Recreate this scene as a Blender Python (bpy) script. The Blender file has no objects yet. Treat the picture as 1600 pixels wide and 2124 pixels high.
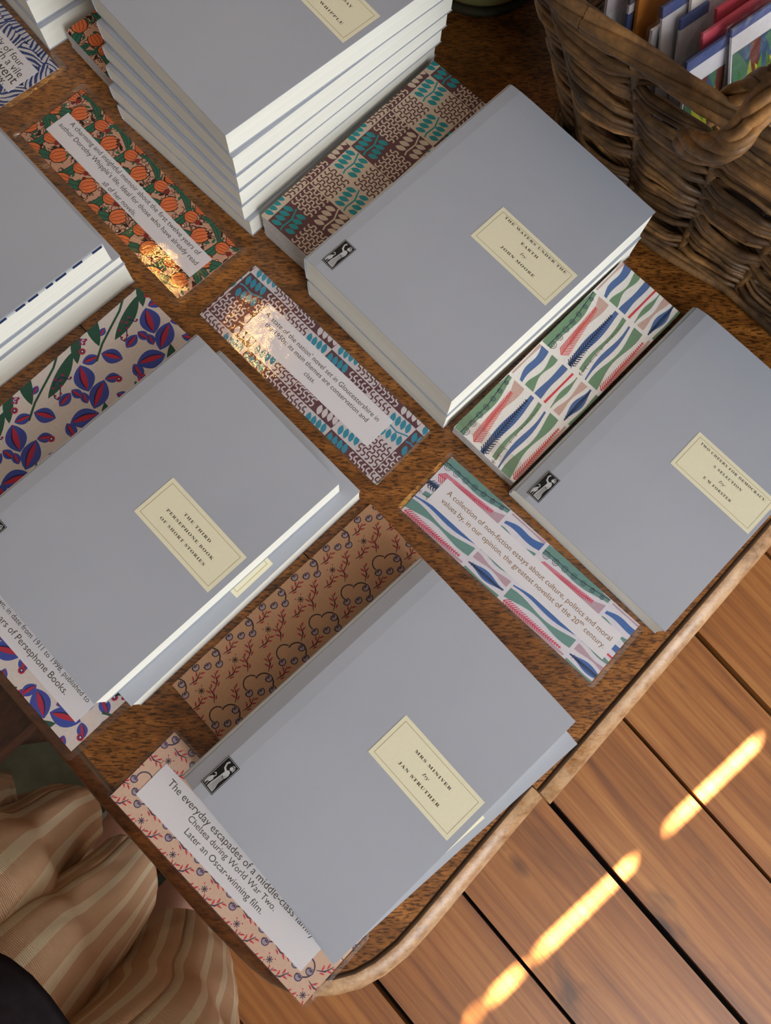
import bpy, bmesh, math, random
from mathutils import Vector, Matrix
random.seed(7)
PI = math.pi
R_ = math.radians
SC = bpy.context.scene
COL = SC.collection

# ---------------------------------------------------------------- camera
T = 0.72                      # table-top height
CH = 0.5319                   # camera height above the table top
FPX = 1661.2                  # focal length in pixels of the 1600 x 2124 frame
_tx, _ty = R_(12.018), R_(-2.146)
CAMR = Matrix.Rotation(_tx, 3, 'X') @ Matrix.Rotation(_ty, 3, 'Y')
cam = bpy.data.objects.new('camera', bpy.data.cameras.new('camera'))
COL.objects.link(cam)
cam.matrix_world = Matrix.Translation((0, 0, T + CH)) @ CAMR.to_4x4()
cam.data.sensor_fit = 'VERTICAL'
cam.data.sensor_height = 24.0
cam.data.lens = FPX / 2124 * 24.0
cam.data.clip_start = 0.01
SC.camera = cam

def at(u, v, z=0.0):
    """world point seen at photo pixel (u, v), at height z above the table top"""
    d = CAMR @ Vector(((u - 800) / FPX, -(v - 1062) / FPX, -1))
    t = (z - CH) / d.z
    return Vector((0, 0, T + CH)) + d * t

# ---------------------------------------------------------------- light
SC.view_settings.view_transform = 'Standard'
SC.view_settings.look = 'None'
SC.view_settings.gamma = 1
SC.view_settings.use_curve_mapping = False
SC.view_settings.exposure = 0.07
W = bpy.data.worlds.new('sky'); SC.world = W; W.use_nodes = True
W.node_tree.nodes['Background'].inputs[0].default_value = (0.62, 0.75, 1.0, 1)
W.node_tree.nodes['Background'].inputs[1].default_value = 1.2

def area(name, loc, target, sx, sy, power, colr):
    l = bpy.data.lights.new(name, 'AREA'); l.shape = 'RECTANGLE'; l.size = sx; l.size_y = sy
    l.energy = power; l.color = colr
    o = bpy.data.objects.new(name, l); COL.objects.link(o); o.location = loc
    o.rotation_euler = (Vector(target) - Vector(loc)).to_track_quat('-Z', 'Y').to_euler()
    return o
WIN_C = Vector((1.45, -1.66, 1.78))
area('window_daylight', WIN_C, WIN_C + Vector((0, 1, -0.2)), 1.7, 1.25, 70, (0.93, 0.97, 1.0))
SUN_DIR = Vector((-0.772, -0.636, 0)).normalized() * 0.894 + Vector((0, 0, -0.447))
sun = bpy.data.lights.new('sun', 'SUN'); sun.energy = 190; sun.angle = R_(0.36); sun.color = (1.0, 0.93, 0.82)
so = bpy.data.objects.new('sun', sun); COL.objects.link(so); so.location = (4, 4, 4)
so.rotation_euler = SUN_DIR.to_track_quat('-Z', 'Y').to_euler()

# ---------------------------------------------------------------- materials
def S(r, g, b):
    f = lambda c: (c / 255 / 12.92) if c / 255 <= 0.04045 else ((c / 255 + 0.055) / 1.055) ** 2.4
    return (f(r), f(g), f(b), 1)

class NT:
    def __init__(s, name):
        s.m = bpy.data.materials.new(name); s.m.use_nodes = True
        s.n = s.m.node_tree.nodes; s.l = s.m.node_tree.links
        s.b = s.n['Principled BSDF']
    def node(s, t, **k):
        n = s.n.new(t)
        for a, v in k.items():
            if a.startswith('_'): setattr(n, a[1:], v)
            else: n.inputs[a.replace('9', ' ')].default_value = v
        return n
    def link(s, a, b): s.l.new(a, b)
    def coords(s, scale=(1, 1, 1), rot=(0, 0, 0), kind='Object'):
        tc = s.node('ShaderNodeTexCoord'); mp = s.node('ShaderNodeMapping')
        mp.inputs['Scale'].default_value = scale; mp.inputs['Rotation'].default_value = rot
        s.link(tc.outputs[kind], mp.inputs[0]); return mp.outputs[0]
    def noise(s, vec, scale, detail=4, rough=0.55, dist=0.0):
        n = s.node('ShaderNodeTexNoise'); n.inputs['Scale'].default_value = scale
        n.inputs['Detail'].default_value = detail; n.inputs['Roughness'].default_value = rough
        n.inputs['Distortion'].default_value = dist
        s.link(vec, n.inputs['Vector']); return n.outputs['Fac']
    def ramp(s, fac, stops, interp='LINEAR'):
        r = s.node('ShaderNodeValToRGB'); r.color_ramp.interpolation = interp
        e = r.color_ramp.elements
        while len(e) < len(stops): e.new(0.5)
        for x, (p, c) in zip(e, stops): x.position = p; x.color = c
        s.link(fac, r.inputs[0]); return r.outputs[0]
    def mix(s, fac, a, b, mode='MIX'):
        n = s.node('ShaderNodeMix', _data_type='RGBA', _blend_type=mode)
        for sock, v in ((n.inputs[0], fac), (n.inputs[6], a), (n.inputs[7], b)):
            if isinstance(v, (int, float, tuple)): sock.default_value = v
            else: s.link(v, sock)
        return n.outputs[2]
    def math(s, op, a, b=0.0):
        n = s.node('ShaderNodeMath', _operation=op)
        for sock, v in ((n.inputs[0], a), (n.inputs[1], b)):
            if isinstance(v, (int, float)): sock.default_value = v
            else: s.link(v, sock)
        return n.outputs[0]
    def bump(s, h, strength=0.2, dist=0.001):
        b = s.node('ShaderNodeBump'); b.inputs['Strength'].default_value = strength
        b.inputs['Distance'].default_value = dist; s.link(h, b.inputs['Height'])
        s.link(b.outputs[0], s.b.inputs['Normal']); return b
    def col(s, c):
        if isinstance(c, tuple): s.b.inputs['Base Color'].default_value = c
        else: s.link(c, s.b.inputs['Base Color'])
    def rough(s, r, spec=0.5):
        if isinstance(r, (int, float)): s.b.inputs['Roughness'].default_value = r
        else: s.link(r, s.b.inputs['Roughness'])
        s.b.inputs['Specular IOR Level'].default_value = spec

def flat(name, c, rough=0.55, spec=0.4, var=0.06, nscale=300):
    t = NT(name); v = t.coords()
    n = t.noise(v, nscale, 3)
    k = 1 - var
    t.col(t.ramp(n, [(0.3, (c[0] * k, c[1] * k, c[2] * k, 1)), (0.7, c)]))
    t.rough(rough, spec); return t.m

M = {}
def cover_mat():
    t = NT('grey_card_cover'); v = t.coords()
    n = t.noise(v, 9, 4); f = t.noise(v, 900, 2)
    c = t.ramp(n, [(0.3, S(163, 168, 178)), (0.7, S(170, 175, 185))])
    t.col(c); t.rough(0.5, 0.35); t.bump(f, 0.08, 0.0003); return t.m
M['cover'] = cover_mat()
def page_mat():
    t = NT('page_edges'); v = t.coords((4, 4, 5200))
    n = t.noise(v, 1.0, 2)
    t.col(t.ramp(n, [(0.3, S(222, 219, 205)), (0.7, S(240, 238, 228))])); t.rough(0.8, 0.1)
    t.bump(n, 0.25, 0.0002); return t.m
M['page'] = page_mat()
M['cream'] = flat('cream_label_paper', S(231, 226, 197), 0.7, 0.2, 0.03, 600)
M['ink'] = flat('brown_black_ink', S(66, 62, 52), 0.7, 0.2)
M['border'] = flat('olive_rule_ink', S(146, 134, 88), 0.7, 0.2)
M['black'] = flat('black_ink', S(20, 20, 22), 0.5, 0.3)
M['silver'] = flat('pale_grey_ink', S(186, 188, 190), 0.6, 0.3)
M['paper'] = flat('white_label_paper', S(224, 223, 228), 0.7, 0.2, 0.05, 1500)
M['brownink'] = flat('brown_ink', S(135, 98, 52), 0.7, 0.2)
M['navy'] = flat('navy_ink', S(28, 46, 84), 0.6, 0.3)

def wood_mat(name, dark, mid, light, rot, fleck=1.0, rough=(0.28, 0.5), gscale=1.0, wear_sheen=None):
    t = NT(name)
    v = t.coords((9 * gscale, 46 * gscale, 12), (0, 0, rot))
    v2 = t.coords((170 * gscale, 760 * gscale, 60), (0, 0, rot)); v4 = t.coords((55, 130, 60), (0, 0, rot))
    v3 = t.coords((7, 7, 7))
    g = t.noise(v, 1.6, 6, 0.6, 0.6); fl = t.noise(v2, 1.0, 3, 0.6); bl = t.noise(v3, 1.2, 5, 0.6)
    c = t.ramp(g, [(0.22, dark), (0.42, mid), (0.74, light)])
    c2 = t.ramp(fl, [(0.40, dark), (0.52, (1, 1, 1, 1))])
    c = t.mix(0.62 * fleck, c, c2, 'MULTIPLY')
    b3 = t.ramp(bl, [(0.32, (0.5, 0.42, 0.36, 1)), (0.62, (1.12, 1.06, 1.0, 1))])
    c = t.mix(0.9, c, b3, 'MULTIPLY')
    c = t.mix(0.55, c, t.ramp(t.noise(v4, 1.0, 5, 0.7), [(0.36, (0.34, 0.25, 0.18, 1)), (0.56, (1.08, 1.02, 0.96, 1))]), 'MULTIPLY')
    if wear_sheen:
        w = t.noise(t.coords((60, 60, 60)), 1.0, 6, 0.75)
        c = t.mix(t.ramp(w, [(0.36, (0, 0, 0, 1)), (0.66, (1, 1, 1, 1))]), c, wear_sheen)
    t.col(c)
    rr = t.math('MULTIPLY_ADD', fl, rough[1] - rough[0]); rr.node.inputs[2].default_value = rough[0]
    t.rough(rr, 0.5)
    t.bump(fl, 0.25, 0.0006); return t.m
M['table'] = wood_mat('table_oak', S(54, 31, 13), S(138, 90, 38), S(176, 120, 58), R_(45), 1.25, (0.26, 0.46))
M['nosing'] = wood_mat('worn_window_lit_edge', S(92, 58, 30), S(160, 114, 70), S(190, 148, 100), R_(-45), 0.45, (0.30, 0.5), wear_sheen=S(196, 162, 124))  # pale tones hold real wear plus the window's reflection, put into the colour
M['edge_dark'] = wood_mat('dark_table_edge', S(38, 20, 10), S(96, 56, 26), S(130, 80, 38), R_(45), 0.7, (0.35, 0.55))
M['stain'] = flat('dark_groove_wood', S(96, 74, 56), 0.8, 0.2, 0.3, 60)
M['darkwood'] = wood_mat('dark_stool_wood', S(22, 12, 7), S(52, 30, 16), S(74, 44, 24), R_(45), 0.6, (0.45, 0.6))

def floor_mat():
    t = NT('pine_floor_boards')
    att = t.node('ShaderNodeAttribute', _attribute_name='tint')
    a = t.node('ShaderNodeTexCoord'); mp = t.node('ShaderNodeMapping')
    t.link(a.outputs['Object'], mp.inputs[0])
    mp.inputs['Rotation'].default_value = (0, 0, R_(49.05)); mp.inputs['Scale'].default_value = (1, 1, 1)
    add = t.node('ShaderNodeVectorMath', _operation='ADD'); t.link(mp.outputs[0], add.inputs[0]); 
    sc = t.node('ShaderNodeVectorMath', _operation='SCALE'); sc.inputs['Scale'].default_value = 9.0
    t.link(att.outputs['Color'], sc.inputs[0]); t.link(sc.outputs[0], add.inputs[1])
    def mapped(s):
        m = t.node('ShaderNodeMapping'); m.inputs['Scale'].default_value = s; t.link(add.outputs[0], m.inputs[0]); return m.outputs[0]
    g = t.noise(mapped((1.6, 22, 4)), 1.0, 5, 0.55, 1.2)
    wv = t.node('ShaderNodeTexWave', _wave_type='BANDS', _bands_direction='Y'); t.link(mapped((0.9, 9, 1)), wv.inputs['Vector'])
    wv.inputs['Scale'].default_value = 2.2; wv.inputs['Distortion'].default_value = 7.0
    wv.inputs['Detail'].default_value = 2.5; wv.inputs['Detail Scale'].default_value = 0.8
    fine = t.noise(mapped((9, 260, 20)), 1.0, 2, 0.5)
    c = t.ramp(g, [(0.25, S(116, 70, 36)), (0.5, S(162, 102, 50)), (0.75, S(188, 128, 68))])
    w2 = t.ramp(wv.outputs['Fac'], [(0.0, (0.72, 0.62, 0.52, 1)), (0.35, (1, 1, 1, 1)), (1, (1, 1, 1, 1))])
    c = t.mix(0.5, c, w2, 'MULTIPLY')
    c = t.mix(0.35, c, t.ramp(fine, [(0.35, (0.6, 0.52, 0.45, 1)), (0.6, (1, 1, 1, 1))]), 'MULTIPLY')
    st = t.noise(mapped((5, 14, 3)), 1.0, 4, 0.6, 0.5)
    c = t.mix(t.ramp(st, [(0.62, (0, 0, 0, 1)), (0.74, (0.75, 0.75, 0.75, 1))]), c, S(70, 52, 38))
    kn = t.node('ShaderNodeTexVoronoi'); kn.inputs['Scale'].default_value = 1.0; t.link(mapped((3.6, 7, 1)), kn.inputs['Vector'])
    c = t.mix(t.ramp(kn.outputs['Distance'], [(0.05, (0.9, 0.9, 0.9, 1)), (0.11, (0, 0, 0, 1))]), c, S(66, 36, 20))
    t.col(c); t.rough(0.42, 0.45); t.bump(fine, 0.15, 0.0006); return t.m
M['floor'] = floor_mat()
M['gap'] = flat('black_floor_gap', S(14, 10, 8), 0.9, 0.1)
M['wall'] = flat('off_white_wall_paint', S(206, 200, 190), 0.8, 0.2, 0.04, 4)
M['ceiling'] = flat('white_ceiling_paint', S(215, 212, 205), 0.9, 0.1, 0.03, 4)
M['rug'] = flat('mottled_grey_green_rug', S(128, 130, 112), 0.95, 0.05, 0.5, 16)
M['shutter'] = flat('painted_shutter_wood', S(90, 88, 82), 0.6, 0.3, 0.05, 30)

def plastic_mat(name, wave=14, strength=0.35, tint=(1, 1, 1, 1), base=0.04, gain=0.5, rough=0.06):
    t = NT(name); v = t.coords()
    n = t.noise(v, wave, 2, 0.5); n2 = t.noise(v, wave * 16, 3, 0.6)
    h = t.math('MULTIPLY_ADD', n2, 0.055); t.link(n, h.node.inputs[2])
    tr = t.node('ShaderNodeBsdfTransparent'); tr.inputs[0].default_value = tint
    gl = t.node('ShaderNodeBsdfGlossy'); gl.inputs['Roughness'].default_value = rough
    gl.inputs['Color'].default_value = (1, 1, 1, 1)
    bp = t.node('ShaderNodeBump'); bp.inputs['Strength'].default_value = strength; bp.inputs['Distance'].default_value = 0.004
    t.link(h, bp.inputs['Height']); t.link(bp.outputs[0], gl.inputs['Normal'])
    lw = t.node('ShaderNodeLayerWeight'); lw.inputs['Blend'].default_value = 0.5
    f5 = t.math('POWER', lw.outputs['Facing'], 5.0)
    f2 = t.math('MULTIPLY_ADD', f5, gain); f2.node.inputs[2].default_value = base
    mx = t.node('ShaderNodeMixShader'); t.link(f2, mx.inputs[0]); t.link(tr.outputs[0], mx.inputs[1]); t.link(gl.outputs[0], mx.inputs[2])
    t.link(mx.outputs[0], t.n['Material Output'].inputs[0]); return t.m
M['laminate'] = plastic_mat('clear_laminate', 15, 0.42, (0.99, 0.985, 0.98, 1), 0.045, 0.7, 0.05)
M['lam_edge'] = plastic_mat('laminate_border', 40, 0.3, (0.90, 0.88, 0.86, 1), 0.09, 0.7, 0.15)
M['cello'] = plastic_mat('crinkled_cellophane', 60, 0.9, (0.99, 0.99, 1, 1), 0.11, 0.9, 0.16)

def willow_mat():
    t = NT('aged_willow'); v = t.coords((1, 1, 1)); 
    n = t.noise(v, 26, 5, 0.65); f = t.noise(t.coords((220, 220, 220)), 1.0, 3); 
    a = t.node('ShaderNodeAttribute', _attribute_name='tint')
    c = t.ramp(n, [(0.30, S(44, 31, 19)), (0.48, S(92, 67, 41)), (0.62, S(132, 96, 56)), (0.76, S(178, 132, 78))])
    c = t.mix(1.0, c, a.outputs['Color'], 'MULTIPLY')
    c = t.mix(0.45, c, t.ramp(f, [(0.35, (0.5, 0.45, 0.4, 1)), (0.6, (1, 1, 1, 1))]), 'MULTIPLY')
    t.col(c); t.rough(0.5, 0.35); t.bump(f, 0.4, 0.0008); return t.m
M['willow'] = willow_mat()
M['enamel'] = flat('olive_enamel', S(176, 172, 112), 0.35, 0.5, 0.1, 20)
M['enamel_dark'] = flat('dark_enamel_rim', S(70, 66, 46), 0.6, 0.3, 0.4, 150)

def stripe_mat():
    t = NT('striped_linen'); uv = t.node('ShaderNodeUVMap'); sp = t.node('ShaderNodeSeparateXYZ'); t.link(uv.outputs[0], sp.inputs[0])
    n = t.noise(t.coords((1, 1, 1)), 22, 3)
    u = t.math('MULTIPLY_ADD', n, 0.06); t.link(sp.outputs[0], u.node.inputs[2])
    fr = t.math('FRACT', u)
    c = t.ramp(fr, [(0.0, S(194, 158, 124)), (0.60, S(222, 212, 180)), (0.92, S(194, 158, 124))], 'CONSTANT')
    wv = t.node('ShaderNodeTexWave', _wave_type='BANDS', _bands_direction='Y'); wv.inputs['Scale'].default_value = 26.0
    wv.inputs['Distortion'].default_value = 2.5; wv.inputs['Detail'].default_value = 1.0
    t.link(uv.outputs[0], wv.inputs['Vector'])
    c = t.mix(0.35, c, t.ramp(wv.outputs['Fac'], [(0.2, S(168, 118, 92)), (0.8, S(226, 212, 180))]), 'MIX')
    t.col(c); t.rough(0.9, 0.1)
    cr = t.noise(t.coords((1, 1, 1)), 26, 5, 0.6, 0.8); hh = t.math('MULTIPLY_ADD', wv.outputs['Fac'], 0.12); t.link(cr, hh.node.inputs[2]); t.bump(hh, 0.55, 0.006); return t.m
M['linen'] = stripe_mat()
M['skin'] = flat('skin', S(190, 140, 118), 0.5, 0.35, 0.08, 40)
M['sock'] = flat('white_sock_knit', S(190, 196, 200), 0.9, 0.1, 0.2, 120)
M['shoe'] = flat('grey_teal_canvas', S(108, 124, 120), 0.85, 0.15, 0.3, 160)
M['sole'] = flat('rubber_sole', S(170, 168, 158), 0.8, 0.2)
M['coat'] = flat('charcoal_wool', S(46, 42, 46), 0.95, 0.05, 0.35, 90)
M['bulb'] = None
def emis(name, c, s):
    t = NT(name); e = t.node('ShaderNodeEmission'); e.inputs[0].default_value = c; e.inputs[1].default_value = s
    t.link(e.outputs[0], t.n['Material Output'].inputs[0]); return t.m
M['bulb'] = emis('warm_bulb', (1.0, 0.60, 0.18, 1), 75)
M['brass'] = NT('brass').m
M['brass'].node_tree.nodes['Principled BSDF'].inputs['Base Color'].default_value = S(170, 130, 70)
M['brass'].node_tree.nodes['Principled BSDF'].inputs['Metallic'].default_value = 1
M['brass'].node_tree.nodes['Principled BSDF'].inputs['Roughness'].default_value = 0.35
INK = {}
def ink(rgb, rough=0.6):
    if rgb not in INK: INK[rgb] = flat('printed_ink_%d_%d_%d' % rgb, S(*rgb), rough, 0.25, 0.08, 500)
    return INK[rgb]

# ---------------------------------------------------------------- mesh helpers
class MB:
    def __init__(s): s.v = []; s.f = []; s.mi = []; s.mats = []; s.uv = None; s.smooth = []
    def midx(s, m):
        if m not in s.mats: s.mats.append(m)
        return s.mats.index(m)
    def face(s, pts, m, smooth=False):
        b = len(s.v); s.v += [tuple(p) for p in pts]; s.f.append(tuple(range(b, b + len(pts)))); s.mi.append(s.midx(m)); s.smooth.append(smooth)
    def add(s, vs, fs, m, smooth=False):
        b = len(s.v); s.v += [tuple(p) for p in vs]; k = s.midx(m)
        for f in fs: s.f.append(tuple(i + b for i in f)); s.mi.append(k); s.smooth.append(smooth)
    def box(s, x0, x1, y0, y1, z0, z1, m):
        v = [(x, y, z) for z in (z0, z1) for y in (y0, y1) for x in (x0, x1)]
        s.add(v, [(0, 2, 3, 1), (4, 5, 7, 6), (0, 1, 5, 4), (2, 6, 7, 3), (0, 4, 6, 2), (1, 3, 7, 5)], m)
    def obox(s, c, ax, ay, az, hx, hy, hz, m):
        v = [Vector(c) + ax * (hx * i) + ay * (hy * j) + az * (hz * k) for k in (-1, 1) for j in (-1, 1) for i in (-1, 1)]
        s.add(v, [(0, 2, 3, 1), (4, 5, 7, 6), (0, 1, 5, 4), (2, 6, 7, 3), (0, 4, 6, 2), (1, 3, 7, 5)], m)
    def prism(s, poly, z0, z1, m, top=None):
        n = len(poly); v = [(x, y, z0) for x, y in poly] + [(x, y, z1) for x, y in poly]
        s.add(v, [(i, (i + 1) % n, n + (i + 1) % n, n + i) for i in range(n)], m)
        s.add([(x, y, z1) for x, y in poly], [tuple(range(n))], top or m)
        s.add([(x, y, z0) for x, y in poly], [tuple(reversed(range(n)))], m)
    def tube(s, path, rad, m, k=8, cap=True, up=Vector((0, 0, 1))):
        P = [Vector(p) for p in path]; n = len(P); vs = []
        prev = None
        for i, p in enumerate(P):
            d = (P[min(i + 1, n - 1)] - P[max(i - 1, 0)]).normalized()
            if prev is None:
                a = d.cross(up)
                if a.length < 1e-4: a = d.cross(Vector((1, 0, 0)))
                a.normalize()
            else:
                a = (prev - d * prev.dot(d)).normalized()
            prev = a; b = d.cross(a); r = rad[i] if isinstance(rad, (list, tuple)) else rad
            for j in range(k):
                t = 2 * PI * j / k; vs.append(p + a * (r * math.cos(t)) + b * (r * math.sin(t)))
        fs = [(i * k + j, i * k + (j + 1) % k, (i + 1) * k + (j + 1) % k, (i + 1) * k + j) for i in range(n - 1) for j in range(k)]
        s.add(vs, fs, m, True)
        if cap: s.add(vs[:k], [tuple(reversed(range(k)))], m); s.add(vs[-k:], [tuple(range(k))], m)
    def lathe(s, prof, m, k=48, c=(0, 0)):
        n = len(prof); vs = [(c[0] + r * math.cos(2 * PI * j / k), c[1] + r * math.sin(2 * PI * j / k), z) for r, z in prof for j in range(k)]
        s.add(vs, [(i * k + j, i * k + (j + 1) % k, (i + 1) * k + (j + 1) % k, (i + 1) * k + j) for i in range(n - 1) for j in range(k)], m, True)
    def build(s, name, parent=None):
        me = bpy.data.meshes.new(name); me.from_pydata(s.v, [], s.f)
        for m in s.mats: me.materials.append(m)
        me.polygons.foreach_set('material_index', s.mi); me.polygons.foreach_set('use_smooth', s.smooth)
        if s.uv:
            l = me.uv_layers.new(name='UVMap')
            for li, lp in enumerate(me.loops): l.data[li].uv = s.uv[lp.vertex_index]
        me.update()
        o = bpy.data.objects.new(name, me); COL.objects.link(o)
        if parent: o.parent = parent
        return o

def empty(name, loc, rz=0, label=None, cat=None, group=None):
    o = bpy.data.objects.new(name, None); o.empty_display_size = 0.02; COL.objects.link(o)
    o.location = loc; o.rotation_euler = (0, 0, rz)
    tag(o, label, cat, group); return o
def tag(o, label=None, cat=None, group=None, kind=None):
    if label: o['label'] = label
    if cat: o['category'] = cat
    if group: o['group'] = group
    if kind: o['kind'] = kind
    return o
def tint(o, fn):
    a = o.data.color_attributes.new('tint', 'FLOAT_COLOR', 'POINT')
    for i, v in enumerate(o.data.vertices): a.data[i].color = fn(i, v)

# lettering as meshes -------------------------------------------------
def serif(t, it=False):
    o = ''
    for ch in t:
        if it and 'a' <= ch <= 'z': o += chr(0x1D44E + ord(ch) - 97)
        elif 'A' <= ch <= 'Z': o += chr(0x1D400 + ord(ch) - 65)
        else: o += ch
    return o
def text_polys(t, space=1.0):
    cu = bpy.data.curves.new('t', 'FONT'); cu.body = t; cu.size = 1.0; cu.space_character = space; cu.resolution_u = 3
    o = bpy.data.objects.new('t', cu); COL.objects.link(o)
    dg = bpy.context.evaluated_depsgraph_get(); me = o.evaluated_get(dg).to_mesh()
    vs = [(v.co.x, v.co.y) for v in me.vertices]; fs = [tuple(p.vertices) for p in me.polygons]
    o.evaluated_get(dg).to_mesh_clear(); bpy.data.objects.remove(o); bpy.data.curves.remove(cu)
    return vs, fs
def put_text(mb, t, x0, x1, yc, m, z, space=1.0, cap=None, ratio=None, clipx=None):
    """text from x0 to x1, centred on yc in height; ratio keeps height = width scale * ratio"""
    vs, fs = text_polys(t, space)
    xs = [v[0] for v in vs]; a, b = min(xs), max(xs); k = (x1 - x0) / (b - a)
    ky = k if cap is None else cap / 0.70
    out = [((v[0] - a) * k + x0, (v[1] - 0.26) * ky + yc, z) for v in vs]
    if clipx is not None: fs = [f for f in fs if all(out[i][0] > clipx for i in f)]
    mb.add(out, fs, m)

# flat printed artwork, clipped to its sheet --------------------------
def clip(poly, x0, x1, y0, y1):
    def cl(P, ins, it):
        o = []
        for i in range(len(P)):
            a, b = P[i - 1], P[i]; ia, ib = ins(a), ins(b)
            if ia != ib: o.append(it(a, b))
            if ib: o.append(b)
        return o
    def X(c): return lambda a, b: (c, a[1] + (b[1] - a[1]) * (c - a[0]) / (b[0] - a[0]))
    def Y(c): return lambda a, b: (a[0] + (b[0] - a[0]) * (c - a[1]) / (b[1] - a[1]), c)
    for ins, it in ((lambda p: p[0] >= x0, X(x0)), (lambda p: p[0] <= x1, X(x1)), (lambda p: p[1] >= y0, Y(y0)), (lambda p: p[1] <= y1, Y(y1))):
        if not poly: return poly
        poly = cl(poly, ins, it)
    return poly
class Art:
    def __init__(s, x0, x1, y0, y1): s.r = (x0, x1, y0, y1); s.p = []
    def poly(s, pts, c, layer=1):
        q = clip(list(pts), *s.r)
        if len(q) >= 3: s.p.append((q, c, layer))
    def rib(s, pts, w, c, layer=2):
        n = len(pts)
        for i in range(n - 1):
            (ax, ay), (bx, by) = pts[i], pts[i + 1]; dx, dy = bx - ax, by - ay; L = math.hypot(dx, dy)
            if L < 1e-9: continue
            w0 = w[i] if isinstance(w, list) else w; w1 = w[i + 1] if isinstance(w, list) else w
            e = min(0.3 * w0, L * .5) / L; ax -= dx * e; ay -= dy * e
            nx, ny = -dy / L / 2, dx / L / 2
            s.poly([(ax + nx * w0, ay + ny * w0), (bx + nx * w1, by + ny * w1), (bx - nx * w1, by - ny * w1), (ax - nx * w0, ay - ny * w0)], c, layer)
    def circ(s, x, y, r, c, layer=2, n=10): s.poly([(x + r * math.cos(2 * PI * i / n), y + r * math.sin(2 * PI * i / n)) for i in range(n)], c, layer)
    def ring(s, x, y, r, w, c, layer=2, n=10, a0=0, a1=2 * PI): s.rib([(x + r * math.cos(a0 + (a1 - a0) * i / n), y + r * math.sin(a0 + (a1 - a0) * i / n)) for i in range(n + 1)], w, c, layer)
    def leaf(s, x, y, L, wd, ang, c, layer=2, n=6, bend=0.0):
        up_, dn = [], []
        ca, sa = math.cos(ang), math.sin(ang)
        for i in range(n + 1):
            t = i / n; h = wd / 2 * math.sin(PI * t) ** 0.8; b = bend * math.sin(PI * t); px = (t - 0.5) * L
            up_.append((x + px * ca - (h + b) * sa, y + px * sa + (h + b) * ca)); dn.append((x + px * ca - (b - h) * sa, y + px * sa + (b - h) * ca))
        s.poly(up_ + dn[::-1][1:-1], c, layer)
    def into(s, mb, z, rough=0.6, xf=None):
        for i, (q, c, l) in enumerate(s.p):
            zz = z + l * 1.6e-5 + (i % 7) * 1.2e-6
            pts = [(x, y, zz) for x, y in q]
            mb.face([xf(*p) for p in pts] if xf else pts, ink(c, rough))
def rot(pts, a, x=0, y=0):
    c, s_ = math.cos(a), math.sin(a); return [(x + p[0] * c - p[1] * s_, y + p[0] * s_ + p[1] * c) for p in pts]

def pat_teal(A, s=0.0208, ph=(0, 0), pale=(206, 184, 162), white=False):
    mar, teal = (98, 62, 62), (42, 138, 142)
    if white: pale, mar, teal = (208, 202, 206), (98, 60, 68), (48, 142, 168)
    x0, x1, y0, y1 = A.r; c = 2 * s
    A.poly([(x0, y0), (x1, y0), (x1, y1), (x0, y1)], pale, 0)
    for i in range(int((x0 - ph[0]) // c) - 1, int((x1 - ph[0]) // c) + 2):
        for j in range(int((y0 - ph[1]) // c) - 1, int((y1 - ph[1]) // c) + 2):
            X, Y = ph[0] + i * c, ph[1] + j * c; m = (i + j) % 2 == 0
            if m: A.poly([(X, Y), (X + c - .0004, Y), (X + c - .0004, Y + c), (X, Y + c)], mar, 1)
            for a in (0, 1):
                for b in (0, 1):
                    bx, by = X + a * s, Y + b * s
                    if (a + b == 1) == m:   # sprig
                        col = (teal if b == 1 else pale) if m else teal
                        A.rib([(bx + s * t, by + s * (.42 + .16 * t + .05 * math.sin(8 * t))) for t in (.06, .2, .4, .6, .8, .98)], s * .055, col, 3)
                        for k in range(4):
                            A.leaf(bx + s * (.16 + .21 * k), by + s * (.74 + .03 * k), s * .40, s * .19, R_(112), col, 2)
                            A.leaf(bx + s * (.24 + .21 * k), by + s * (.19 + .04 * k), s * .38, s * .19, R_(112), col, 2)
                    else:
                        col = pale if m else mar
                        for k in range(5):
                            pts = []
                            for q in range(25):
                                t = q / 24; f = t * 2 * PI * 3.0
                                pts.append((bx + s * (.12 + .19 * k + .075 * math.sin(f)), by + s * (.07 + .86 * t - .035 * math.sin(2 * f))))
                            A.rib(pts, s * .048, col, 2)

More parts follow.
